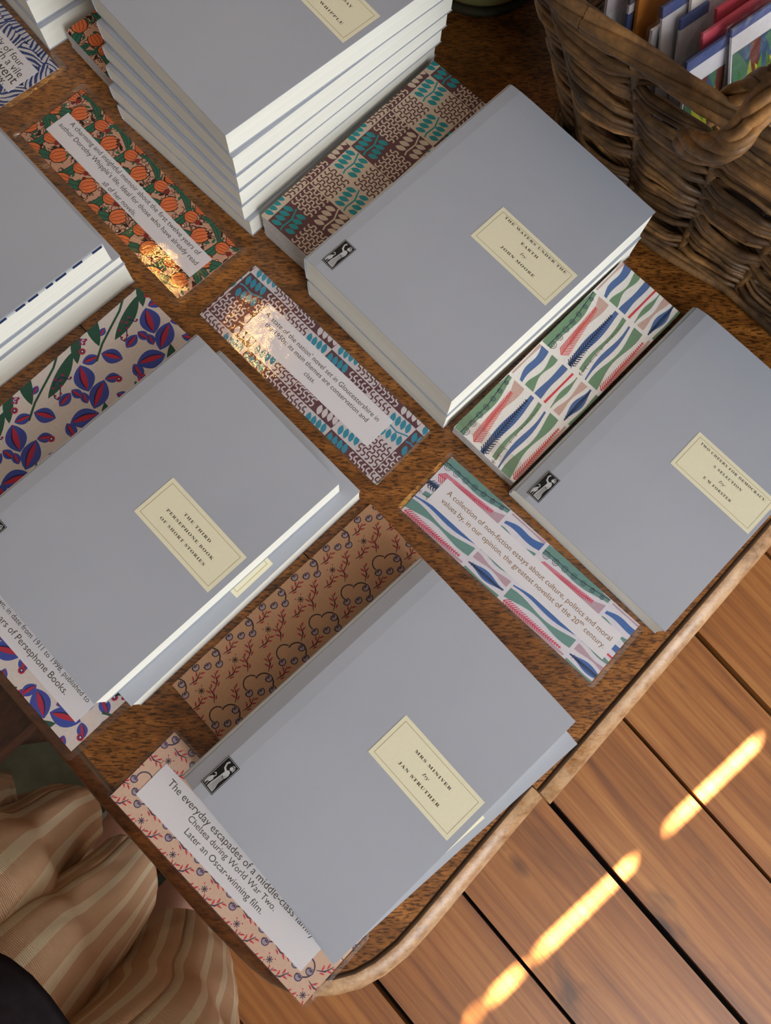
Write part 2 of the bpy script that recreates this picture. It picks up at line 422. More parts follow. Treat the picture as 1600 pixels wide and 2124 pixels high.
def pat_orange(A, s=0.034, ph=(0, 0)):
    cream, org, grn, drk, red = (206, 160, 134), (226, 120, 66), (36, 106, 82), (52, 22, 20), (138, 38, 36)
    x0, x1, y0, y1 = A.r; rnd = random.Random(5)
    A.poly([(x0, y0), (x1, y0), (x1, y1), (x0, y1)], cream, 0)
    i0, i1 = int((x0 - ph[0]) // s) - 1, int((x1 - ph[0]) // s) + 2
    for i in range(i0, i1):
        for j in range(int((y0 - ph[1]) // s) - 1, int((y1 - ph[1]) // s) + 2):
            X, Y = ph[0] + i * s + (s / 2 if j % 2 else 0), ph[1] + j * s
            # dark filigree and berries
            for k in range(46):
                a, b = rnd.random() * s, rnd.random() * s; an = rnd.random() * 2 * PI; cv = rnd.choice((-.5, .5))
                A.rib([(X + a + q * .0013 * math.cos(an + q * cv), Y + b + q * .0013 * math.sin(an + q * cv)) for q in range(5)], .00055, drk, 1)
            for k in range(16):
                a, b = rnd.random() * s, rnd.random() * s
                A.circ(X + a, Y + b, .0016, drk, 1, 8); A.circ(X + a, Y + b, .0011, (cream, red, (226, 196, 176))[k % 3], 2, 7)
            for k in range(10):
                A.leaf(X + rnd.random() * s, Y + rnd.random() * s, .0052, .0026, rnd.random() * PI, drk, 1, 5); A.leaf(X + rnd.random() * s, Y + rnd.random() * s, .0046, .0022, rnd.random() * PI, grn, 2, 5)
            # long green leaves
            for (dx, dy, L, w, an, bd) in ((.1, .35, 1.10, .19, 38, .16), (.60, .62, .95, .17, 80, -.16), (.88, .10, .85, .16, 12, .12), (.45, .98, .6, .13, -20, .1)):
                A.leaf(X + dx * s, Y + dy * s, s * (L + .03), s * (w + .035), R_(an), drk, 3, 8, bd * s)
                A.leaf(X + dx * s, Y + dy * s, s * L, s * w, R_(an), grn, 4, 8, bd * s)
                A.rib([(X + dx * s + (t - .5) * L * s * math.cos(R_(an)) - bd * s * math.sin(PI * t) * math.sin(R_(an)),
                        Y + dy * s + (t - .5) * L * s * math.sin(R_(an)) + bd * s * math.sin(PI * t) * math.cos(R_(an))) for t in (.15, .3, .5, .7, .85)], .0004, drk, 5)
            # tulips
            for (dx, dy, an, sz) in ((.30, .72, 60, 1.15), (.80, .40, 35, 1.1), (.36, .20, 80, 1.05), (.84, .88, 20, .9)):
                cx_, cy_ = X + dx * s, Y + dy * s; q = sz * s * .15
                bud = [(-.2, -1), (.2, -1), (.85, -.55), (1.0, .1), (.85, .75), (.6, 1.05), (.42, .8), (.2, 1.15), (0, .85), (-.2, 1.15), (-.42, .8), (-.6, 1.05), (-.85, .75), (-1.0, .1), (-.85, -.55)]
                A.poly(rot([(a * q * 1.12, b * q * 1.1) for a, b in bud], R_(an - 90), cx_, cy_), drk, 6)
                A.poly(rot([(a * q, b * q) for a, b in bud], R_(an - 90), cx_, cy_), org, 7)
                for m_ in (-.5, 0, .5):
                    A.rib(rot([(m_ * q * .4, -q * .9), (m_ * q * 1.1, -q * .2), (m_ * q * .9, q * .8)], R_(an - 90), cx_, cy_), .0004, red, 8)
            for k in range(6):
                A.circ(X + (.05 + .03 * math.cos(k)) * s, Y + (.9 + .04 * math.sin(k * 1.05)) * s, .0011, red, 5, 6)

def pat_blue(A, s=0.056, ph=(0, 0)):
    pale, blu, red, grn, nav, mag = (216, 206, 200), (62, 80, 164), (184, 44, 66), (42, 84, 68), (38, 34, 92), (150, 34, 78)
    x0, x1, y0, y1 = A.r
    A.poly([(x0, y0), (x1, y0), (x1, y1), (x0, y1)], pale, 0)
    def eye(x, y, L, w, an):
        A.leaf(x, y, L, w, R_(an), blu, 2, 9); A.leaf(x, y, L * .86, w * .34, R_(an), red, 4, 7, w * .04)
        A.leaf(x, y, L * .90, w * .08, R_(an), nav, 5, 7, w * .18)
    for i in range(int((x0 - ph[0]) // s) - 1, int((x1 - ph[0]) // s) + 2):
        for j in range(int((y0 - ph[1]) // s) - 1, int((y1 - ph[1]) // s) + 2):
            X, Y = ph[0] + i * s + (.35 * s if j % 2 else 0), ph[1] + j * s
            P = lambda a, b: (X + a * s, Y + b * s)
            eye(*P(.12, .80), .34 * s, .23 * s, -25); eye(*P(.42, .90), .36 * s, .22 * s, 30); eye(*P(.78, .16), .34 * s, .24 * s, 65)
            eye(*P(.18, .14), .26 * s, .18 * s, -60); eye(*P(.46, .12), .20 * s, .13 * s, 10); eye(*P(.92, .80), .20 * s, .13 * s, 80)
            eye(*P(.60, .70), .16 * s, .10 * s, 120); eye(*P(.30, .44), .12 * s, .08 * s, 20)
            eye(*P(.66, .94), .18 * s, .12 * s, -35); eye(*P(.28, .98), .15 * s, .10 * s, 70); eye(*P(.98, .28), .20 * s, .13 * s, -20); eye(*P(.60, .08), .16 * s, .11 * s, 100)
            # long leaves on a stem
            A.rib([P(.02, .22), P(.2, .33), P(.42, .42), P(.62, .50), P(.80, .62)], .0016, grn, 3)
            A.leaf(*P(.98, .50), .42 * s, .12 * s, R_(48), grn, 3, 9, .02 * s); A.leaf(*P(.62, .38), .62 * s, .15 * s, R_(22), grn, 3, 9, -.02 * s); A.leaf(*P(.28, .56), .52 * s, .15 * s, R_(62), grn, 3, 9, .02 * s)
            # thistle flower
            fx, fy = P(.86, .66); a = R_(35 - 90)
            A.poly(rot([(-.030 * s, -.05 * s), (.030 * s, -.05 * s), (.085 * s, .09 * s), (.06 * s, .08 * s), (.045 * s, .10 * s), (.02 * s, .085 * s), (0, .105 * s), (-.02 * s, .085 * s), (-.045 * s, .10 * s), (-.06 * s, .08 * s), (-.085 * s, .09 * s)], a, fx, fy), red, 4)
            A.rib(rot([(-.07 * s, .055 * s), (.07 * s, .055 * s)], a, fx, fy), .02 * s, blu, 5)
            for k in (-1, 0, 1):
                lx, ly = rot([(k * .05 * s, -.05 * s)], a, fx, fy)[0]; A.leaf(lx, ly, .13 * s, .055 * s, a + R_(90 + k * -38), grn, 6)
            # red berries on a curling purple stem, ringed dots
            cur = [P(.50 + .16 * math.cos(t * .7) * (1 - t * .07), .26 + .12 * math.sin(t * .9) * (1 - t * .05)) for t in range(9)]
            A.rib(cur, .0007, nav, 3)
            for c_ in cur: A.circ(c_[0] + .0011, c_[1] + .0008, .00095, mag, 4, 7)
            sp = [P(.06 + .045 * (1 - t / 14) * math.cos(t * .75), .50 + .045 * (1 - t / 14) * math.sin(t * .75)) for t in range(13)]
            A.rib(sp, .0006, blu, 3)
            for t in range(0, 9, 2): A.circ(sp[t][0], sp[t][1], .0010, mag, 4, 7)
            for a_, b_ in ((.70, .88), (.98, .42)):
                A.circ(*P(a_, b_), .0024, red, 3, 10); A.circ(*P(a_, b_), .0014, nav, 4, 8); A.circ(*P(a_, b_), .0007, pale, 5, 6)

def pat_forster(A, ph=0.0, flip=False, cool=False):
    """bands of waisted shapes: long cells and short cells alternate along x, shapes stacked across y"""
    wht, grn, pnk, blu, red, drk = (226, 222, 216), (112, 142, 112), (196, 164, 152), (84, 108, 154), (212, 74, 76), (34, 46, 72)
    if cool: wht, grn, pnk, blu, red = (218, 216, 226), (104, 148, 142), (186, 158, 172), (66, 108, 172), (216, 66, 96)
    x0, x1, y0, y1 = A.r; H_ = y1 - y0
    A.poly([(x0, y0), (x1, y0), (x1, y1), (x0, y1)], wht, 0)
    def shape(xa, xb, yc, w0, w1, w2, c, slant=0.0, n=12, l=2):
        """half-width w0 at xa, w1 in the middle, w2 at xb"""
        up_, dn = [], []
        for i in range(n + 1):
            t = i / n; k = math.sin(PI * t) ** 2; w = (w0 * (1 - t) + w2 * t) * (1 - k) + w1 * k
            y = yc + 1.5 * slant * (t - .5) + .40 * slant * math.sin(2 * PI * t); x = xa + (xb - xa) * t
            up_.append((x, y + w)); dn.append((x, y - w))
        A.poly(up_ + dn[::-1], c, l)
    def feather(xa, xb, ya, yb, c, wd, n=22, l=4, lw=.0005):
        A.rib([(xa, ya), (xb, yb)], lw, c, l)
        for i in range(n):
            t = i / n; x, y = xa + (xb - xa) * t, ya + (yb - ya) * t; w = wd * (1 - .7 * t); d = 1 if xb > xa else -1
            A.rib([(x, y), (x + d * w * .9, y + w)], lw, c, l); A.rib([(x, y), (x + d * w * .9, y - w)], lw, c, l)
    big, small, gap = .0545, .0300, .0026
    x = ph - big - small
    sg = -1 if flip else 1
    Y = lambda f: (y1 - f * H_) if not flip else (y0 + f * H_)
    k = 0
    while x < x1 + .02:
        a, b = x, x + big
        shape(a, b, Y(.06), .075 * H_, .10 * H_, .03 * H_, grn, sg * .03 * H_)
        A.rib([(a, Y(.10)), (a + big * .5, Y(.10)), (b, Y(.02))], .0005, drk, 4)
        for q in range(7):
            xx, yy, r = a + big * (.06 + .14 * q), Y(.14 - .012 * q), .0026 - .0002 * q
            A.ring(xx, yy, r, .00035, drk, 4, 9); A.ring(xx, yy, r * .5, .0003, drk, 4, 7)
        shape(a + .012, b, Y(.24), .001, .030 * H_, .085 * H_, pnk, sg * .06 * H_)
        feather(a + .002, b - .008, Y(.30), Y(.19), red, .0042, 30, 5, .0006)
        shape(a, b, Y(.44), .025 * H_, .060 * H_, .03 * H_, blu, sg * .03 * H_)
        feather(a, b - .004, Y(.47), Y(.40), drk, .0036, 24, 5, .0006)
        for q in range(6): A.leaf(a + .001 + .0016 * q, Y(.48), .006, .0008, R_(50 + 16 * q), drk, 5, 3)
        shape(a + .003, b, Y(.585), .035 * H_, .020 * H_, .03 * H_, grn, sg * .05 * H_)
        feather(a, b - .004, Y(.645), Y(.575), (92, 76, 70), .0016, 8, 5, .0003)
        shape(a, b - .002, Y(.70), .010 * H_, .035 * H_, .014 * H_, blu, sg * .05 * H_)
        shape(a, b, Y(.82), .075 * H_, .018 * H_, .07 * H_, grn, sg * .05 * H_)
        shape(a + .004, b, Y(.985), .02 * H_, .05 * H_, .015 * H_, pnk, sg * .02 * H_)
        feather(a + .002, b - .004, Y(.97), Y(.93), red, .0030, 26, 5, .0006)
        a, b = b + gap, b + gap + small
        shape(a, b, Y(.03), .012 * H_, .010 * H_, .022 * H_, pnk)
        shape(a, b, Y(.14), .022 * H_, .045 * H_, .06 * H_, blu, sg * .05 * H_)
        shape(a, b, Y(.29), .07 * H_, .012 * H_, .05 * H_, grn, sg * .03 * H_)
        shape(a, b, Y(.45), .055 * H_, .038 * H_, .045 * H_, blu, sg * .01 * H_)
        shape(a, b, Y(.575), .014 * H_, .012 * H_, .014 * H_, red)
        feather(a, b, Y(.575), Y(.575), red, .0012, 18, 5, .0004)
        shape(a, b, Y(.66), .006 * H_, .035 * H_, .006 * H_, grn, sg * .02 * H_)
        shape(a, b, Y(.77), .05 * H_, .014 * H_, .05 * H_, pnk)
        shape(a, b, Y(.89), .010 * H_, .062 * H_, .012 * H_, blu, sg * .02 * H_)
        for q in (-.012, .012, .03): A.rib([(a, Y(.90)), (a + small * .5, Y(.89 + q)), (b, Y(.885))], .0004, drk, 5)
        feather(a + .002, b - .008, Y(.90), Y(.885), drk, .0014, 9, 5, .0003)
        shape(a, b, Y(1.0), .03 * H_, .02 * H_, .035 * H_, grn)
        x += big + small + 2 * gap; k += 1

def pat_tan(A, s=0.0285, ph=(0, 0), pale=False):
    bg, drk, red = (176, 136, 104), (58, 42, 40), (152, 44, 50)
    if pale: bg, drk, red = (214, 182, 160), (72, 62, 84), (206, 60, 76)
    lil = (150, 130, 140) if not pale else (164, 150, 170)
    x0, x1, y0, y1 = A.r
    A.poly([(x0, y0), (x1, y0), (x1, y1), (x0, y1)], bg, 0)
    def berry(x, y, r):
        A.circ(x, y, r, lil, 2, 9); A.ring(x, y, r, .0006, drk, 3, 9, R_(150), R_(390))
        A.rib([(x - r * .8, y + r * .1), (x - r * .35, y + r * .8), (x - r * .1, y), (x + r * .25, y + r * .8), (x + r * .3, y), (x + r * .8, y + r * .6)], .0005, drk, 4)
    def sprig(x, y, an):
        A.rib(rot([(-.0058, .0016), (-.001, -.0006), (.0048, .0003)], an, x, y), [.0003, .0010, .0003], drk, 3)
        for a, b in ((-.001, .0022), (.0016, .0020), (.0012, -.0022), (.0036, -.0018), (-.0022, -.0016)):
            a *= 1.35; b *= 1.35; A.rib(rot([(a - .0014, b * .2), (a, b * .55), (a + .0011, b)], an, x, y), [.0004, .0012, .0004], red, 4)
    for i in range(int((x0 - ph[0]) // s) - 1, int((x1 - ph[0]) // s) + 2):
        for j in range(int((y0 - ph[1]) // (1.25 * s)) - 1, int((y1 - ph[1]) // (1.25 * s)) + 2):
            X, Y = ph[0] + i * s + (s * .5 if j % 2 else 0), ph[1] + j * s * 1.25
            P = lambda a, b: (X + a * s, Y + b * s)
            m = 1 if j % 2 else -1
            A.ring(*P(.30, .98), .0052, .0008, drk, 2, 9, R_(20), R_(200)); A.ring(*P(.52, .80), .0060, .0009, drk, 2, 8, R_(-60), R_(110))
            for a, b in ((.12, .86), (.34, .70), (.56, .56), (.66, .80)): berry(*P(a, b), .0023)
            sprig(*P(.90, 1.06), R_(60)); sprig(*P(.98, .66), R_(15)); sprig(*P(.28, .34), R_(58)); sprig(*P(.66, .20), R_(14)); sprig(*P(.02, .16), R_(75))
            sx, sy = P(.88, .38)
            for k in range(4): A.rib([(sx - .0021 * math.cos(k * PI / 4), sy - .0021 * math.sin(k * PI / 4)), (sx + .0021 * math.cos(k * PI / 4), sy + .0021 * math.sin(k * PI / 4))], .0005, drk, 3)
            for k in range(4): A.circ(sx + .0034 * math.cos(.8 + k * PI / 2), sy + .0034 * math.sin(.8 + k * PI / 2), .0005, red, 3, 5)

def pat_zebra(A):
    wht, nav = (206, 204, 206), (46, 66, 122); x0, x1, y0, y1 = A.r
    A.poly([(x0, y0), (x1, y0), (x1, y1), (x0, y1)], wht, 0)
    s = .024; k = 0
    for i in range(-1, int((x1 - x0) / s) + 2):
        for j in range(-1, int((y1 - y0) / s) + 2):
            an = R_((20, 75, -40, 110, 55)[(i * 2 + j * 3) % 5]); cx_, cy_ = x0 + (i + .5) * s, y0 + (j + .5) * s
            B = Art(max(x0, cx_ - s / 2 - .0007), min(x1, cx_ + s / 2 + .0007), max(y0, cy_ - s / 2 - .0007), min(y1, cy_ + s / 2 + .0007))
            if B.r[0] >= B.r[1] or B.r[2] >= B.r[3]: continue
            for q in range(-8, 9):
                pts = rot([(t * .004 - .02, q * .0036 + .0010 * math.sin(t * 1.1 + q * .8 + i)) for t in range(11)], an, cx_, cy_)
                B.rib(pts, [.0016 + .0007 * math.sin(t * .9 + q * 2) for t in range(11)], nav, 2)
            A.p += B.p

def emblem(mb, x, y, w, h, z):
    """black woodcut block: robed figure with raised arm, and a goose"""
    mb.face([(x, y, z), (x + w, y, z), (x + w, y + h, z), (x, y + h, z)], M['black'])
    A = Art(x, x + w, y, y + h); P = lambda a, b: (x + a * w, y + b * h)
    g = (188, 190, 192); k = (22, 22, 24)
    for a, b in ((P(.05, .025), P(.95, .025)), (P(.95, .025), P(.95, .975)), (P(.95, .975), P(.05, .975)), (P(.05, .975), P(.05, .025))): A.rib([a, b], .00022, g, 1)
    A.poly([P(*q) for q in ((.40, .07), (.86, .06), (.84, .16), (.76, .32), (.78, .50), (.84, .60), (.80, .72), (.66, .76), (.52, .70), (.50, .60), (.46, .40), (.40, .20))], g, 2)
    A.circ(*P(.68, .83), w * .115, g, 2, 9)
    A.rib([P(.62, .90), P(.74, .93), P(.84, .86), P(.82, .78)], w * .045, g, 3)
    A.rib([P(.56, .68), P(.36, .72), P(.26, .84), P(.34, .92)], [w * .14, w * .11, w * .08, w * .10], g, 2)
    A.rib([P(.80, .66), P(.66, .55), P(.50, .58)], w * .10, g, 3)
    for a in range(5): A.rib([P(.48 + a * .075, .09), P(.52 + a * .06, .30), P(.55 + a * .05, .52)], w * .018, k, 4)
    A.rib([P(.56, .54), P(.76, .50)], w * .03, k, 4); A.rib([P(.62, .50), P(.78, .60)], w * .02, k, 4)
    A.poly([P(*q) for q in ((.10, .10), (.16, .08), (.20, .16), (.34, .20), (.36, .30), (.26, .38), (.16, .34), (.08, .24))], g, 2)
    A.rib([P(.28, .34), P(.32, .42), (P(.22, .47)), P(.14, .43)], w * .05, g, 3)
    A.rib([P(.18, .16), P(.16, .06)], w * .03, g, 3); A.rib([P(.28, .18), P(.30, .06)], w * .03, g, 3)
    A.into(mb, z + .00003)

# ---------------------------------------------------------------- the room (structure)
def floor():
    u = Vector((math.cos(R_(-49.05)), math.sin(R_(-49.05)), 0)); n = Vector((-u.y, u.x, 0))
    mb = MB(); offs = [0.4517, 0.273, 0.1043, -0.0785, -0.2503]
    while offs[0] < 3.6: offs.insert(0, offs[0] + 0.178)
    while offs[-1] > -3.4: offs.append(offs[-1] - 0.176)
    tints = []; hg = 0.0042
    for i in range(len(offs) - 1):
        a, b = offs[i + 1] + hg * (1.0 if i % 2 else .7), offs[i] - hg * (.7 if i % 2 else 1.2)
        c = n * ((a + b) / 2)
        n0 = len(mb.v); mb.obox(c + Vector((0, 0, -.0125)), u, n, Vector((0, 0, 1)), 4.2, (b - a) / 2, .0125, M['floor'])
        r = random.Random(i * 13 + 5); tc = (r.random(), r.random(), 0, 1); tints += [tc] * 8
    n0 = len(mb.v); mb.box(-4.4, 4.6, -4, 5.4, -.06, -.026, M['gap']); tints += [(0, 0, 0, 1)] * 8
    o = mb.build('floor'); tint(o, lambda i, v: tints[i]); tag(o, kind='structure')
floor()
def wall(name, boxes, m='wall'):
    mb = MB()
    for b in boxes: mb.box(*b, M[m])
    return tag(mb.build(name), kind='structure')
X0, X1, Y0, Y1, ZC = -2.2, 2.6, -1.7, 3.0, 2.55
# front wall with the big window opening x .55..2.35, z .95..2.3
wall('wall_front', [(X0 - .1, .55, Y0 - .12, Y0, 0, ZC), (2.35, X1 + .1, Y0 - .12, Y0, 0, ZC), (.55, 2.35, Y0 - .12, Y0, 0, 1.1), (.55, 2.35, Y0 - .12, Y0, 2.45, ZC)])
wall('wall_back', [(X0 - .1, X1 + .1, Y1, Y1 + .1, 0, ZC)])
wall('wall_left', [(X0 - .1, X0, Y0, Y1, 0, ZC)])
wall('ceiling', [(X0 - .1, X1 + .1, Y0 - .1, Y1 + .1, ZC, ZC + .08)], 'ceiling')
# unseen shutters added in the right wall to cut the sun into a streak
SY = 1.536; GZ0, GZ1 = 0.9, 2.1
wall('wall_right', [(X1, X1 + .1, Y0, SY - .5, 0, ZC), (X1, X1 + .1, SY + .5, Y1, 0, ZC), (X1, X1 + .1, SY - .5, SY + .5, 0, GZ0), (X1, X1 + .1, SY - .5, SY + .5, GZ1, ZC)])
def shutters():
    mb = MB(); g = .0120; z0, z1 = 1.266, 1.568
    mb.box(X1 - .012, X1 - .002, SY - .52, SY - g, GZ0 - .02, GZ1 + .02, M['shutter'])
    mb.box(X1 - .012, X1 - .002, SY + g, SY + .52, GZ0 - .02, GZ1 + .02, M['shutter'])
    for a, b in ((GZ0 - .02, z0), (z1, GZ1 + .02), (1.371, 1.401), (1.503, 1.512), (1.547, 1.554)):
        mb.box(X1 - .030, X1 - .014, SY - .06, SY + .06, a, b, M['shutter'])
    tag(mb.build('added_sun_shutters'), kind='structure')
shutters()
def window1():
    mb = MB()
    for a, b, c, d in ((.55, 2.35, 1.1, 1.15), (.55, 2.35, 2.40, 2.45), (.55, .60, 1.1, 2.45), (2.30, 2.35, 1.1, 2.45), (1.43, 1.47, 1.1, 2.45)):
        mb.box(a, b, Y0 - .10, Y0 - .05, c, d, M['shutter'])
    tag(mb.build('window_1'), kind='structure')
window1()
def rug():
    mb = MB(); pl = [(-1.4, -.45), (-.36, -.45), (-.36, .40), (-1.4, .40)]
    mb.prism(pl, 0, .008, M['rug'])
    tag(mb.build('rug'), 'mottled grey green rug on the floor behind the striped trousers', 'rug')
rug()

# ---------------------------------------------------------------- the table
UE = Vector((0.6967, 0.7173, 0)).normalized()       # along the right-hand edge
UL = Vector((-0.700, 0.714, 0)).normalized()        # along the lower left edge
def offset_poly(P, d):
    n = len(P); out = []
    for i in range(n):
        a, b, c = Vector(P[i - 1]), Vector(P[i]), Vector(P[(i + 1) % n])
        e1 = (b - a).normalized(); e2 = (c - b).normalized()
        n1 = Vector((-e1.y, e1.x)); n2 = Vector((-e2.y, e2.x)); m = (n1 + n2)
        m = m / max(m.length_squared / 2, .3); out.append(tuple(b + m * d))
    return out
PROF = [(.0060, -.0250), (.0022, -.0236), (.0004, -.0200), (0, -.0150), (.0008, -.0105), (.0028, -.0065), (.0056, -.0036), (.0090, -.0017), (.0124, -.0010), (.0140, -.0014), (.0144, -.0024), (.0152, -.0024), (.0158, 0)]
def board(name, path, back, parent, mats):
    """table board: moulding swept along the exposed path (board on the left of travel), flat top filled back to the points in back"""
    n = len(path); P = [Vector(p) for p in path]; nr = []
    for i in range(n):
        e1 = (P[i] - P[i - 1]).normalized() if i else (P[1] - P[0]).normalized(); e2 = (P[i + 1] - P[i]).normalized() if i < n - 1 else e1
        m = Vector((-e1.y, e1.x)) + Vector((-e2.y, e2.x)); nr.append(m / max(m.length_squared / 2, .3))
    mb = MB(); rings = [[(P[i] + nr[i] * d_, z) for i in range(n)] for d_, z in PROF]
    for k in range(len(rings) - 1):
        for i in range(n - 1):
            m = mats(i, P) if k < 8 else (M['stain'] if k < 12 else M['table'])
            q = [rings[k][i], rings[k][i + 1], rings[k + 1][i + 1], rings[k + 1][i]]
            mb.add([(*v, z) for v, z in q], [(0, 1, 2, 3)], m, True)
    for i in (0, n - 1):
        cap = [(*rings[k][i][0], rings[k][i][1]) for k in range(len(rings))] + [(*rings[-1][i][0], -.025)]
        mb.face(cap, M['nosing'])
    top = [tuple(v) for v, z in rings[-1]] + [tuple(p) for p in back]
    mb.face([(*p, 0) for p in top], M['table']); mb.face([(*p, -.025) for p in reversed([tuple(v) for v, z in rings[0]] + [tuple(p) for p in back])], M['table'])
    bb = [tuple(rings[-1][-1][0])] + [tuple(p) for p in back] + [tuple(rings[-1][0][0])]
    for p, q in zip(bb, bb[1:]): mb.face([(*p, 0), (*p, -.025), (*q, -.025), (*q, 0)], M['edge_dark'])
    o = mb.build(name, parent)
    bm = bmesh.new(); bm.from_mesh(o.data); bmesh.ops.remove_doubles(bm, verts=bm.verts, dist=1e-6); bm.to_mesh(o.data); bm.free()
    return o
table = empty('table', (0, 0, T), 0, 'old brown oak table with a worn rounded edge carrying the grey books', 'table')
J = Vector((.1266, -.0785)); ue, ul = UE.xy, UL.xy
far = J + ue * 1.05
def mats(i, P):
    e = (P[i + 1] - P[i]).normalized(); nrm = Vector((e.y, -e.x)); return M['nosing'] if nrm.x > -.15 else M['edge_dark']  # edges turned to the window get the paler wood with its reflection painted in
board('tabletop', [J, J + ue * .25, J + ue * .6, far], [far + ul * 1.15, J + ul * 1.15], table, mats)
lp = [(.1195, -.0757), (.0836, -.1145), (.0490, -.1513), (.0340, -.1662), (.0185, -.1775), (.0040, -.1845), (-.0112, -.1880), (-.0262, -.1888), (-.0407, -.1860), (-.0530, -.1805), (-.0646, -.1721), (-.0900, -.1490), (-.1171, -.1215), (-.1651, -.0721), (-.2321, .0005)]
q0 = Vector(lp[-1]) + ul * .75; lp[0] = tuple(J - ue * .0006 + ul * .0062)
d0 = J - ue * .0006 + ul * ((q0 - J).dot(ul))
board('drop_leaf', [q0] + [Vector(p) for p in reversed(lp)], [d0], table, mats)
mb = MB()
c0 = J + ue * .10 + ul * .10
for a, b in ((c0, c0 + ue * .8), (c0 + ue * .8, c0 + ue * .8 + ul * .85), (c0 + ue * .8 + ul * .85, c0 + ul * .85), (c0 + ul * .85, c0)):
    e = (b - a).normalized(); p = Vector((-e.y, e.x)) * .011
    mb.prism([tuple(a - p), tuple(b - p), tuple(b + p), tuple(a + p)], -.13, -.0262, M['darkwood'])
mb.build('apron', table)
for a, b in ((0, 0), (.8, 0), (0, .85), (.8, .85)):
    c = c0 + ue * a + ul * b; mb = MB()
    mb.lathe([(.0, -.72), (.020, -.72), (.022, -.70), (.016, -.66), (.024, -.60), (.020, -.50), (.026, -.30), (.030, -.20), (.026, -.16), (.032, -.14), (.032, -.0263), (0, -.0263)], M['darkwood'], 20, tuple(c))
    mb.build('leg', table)

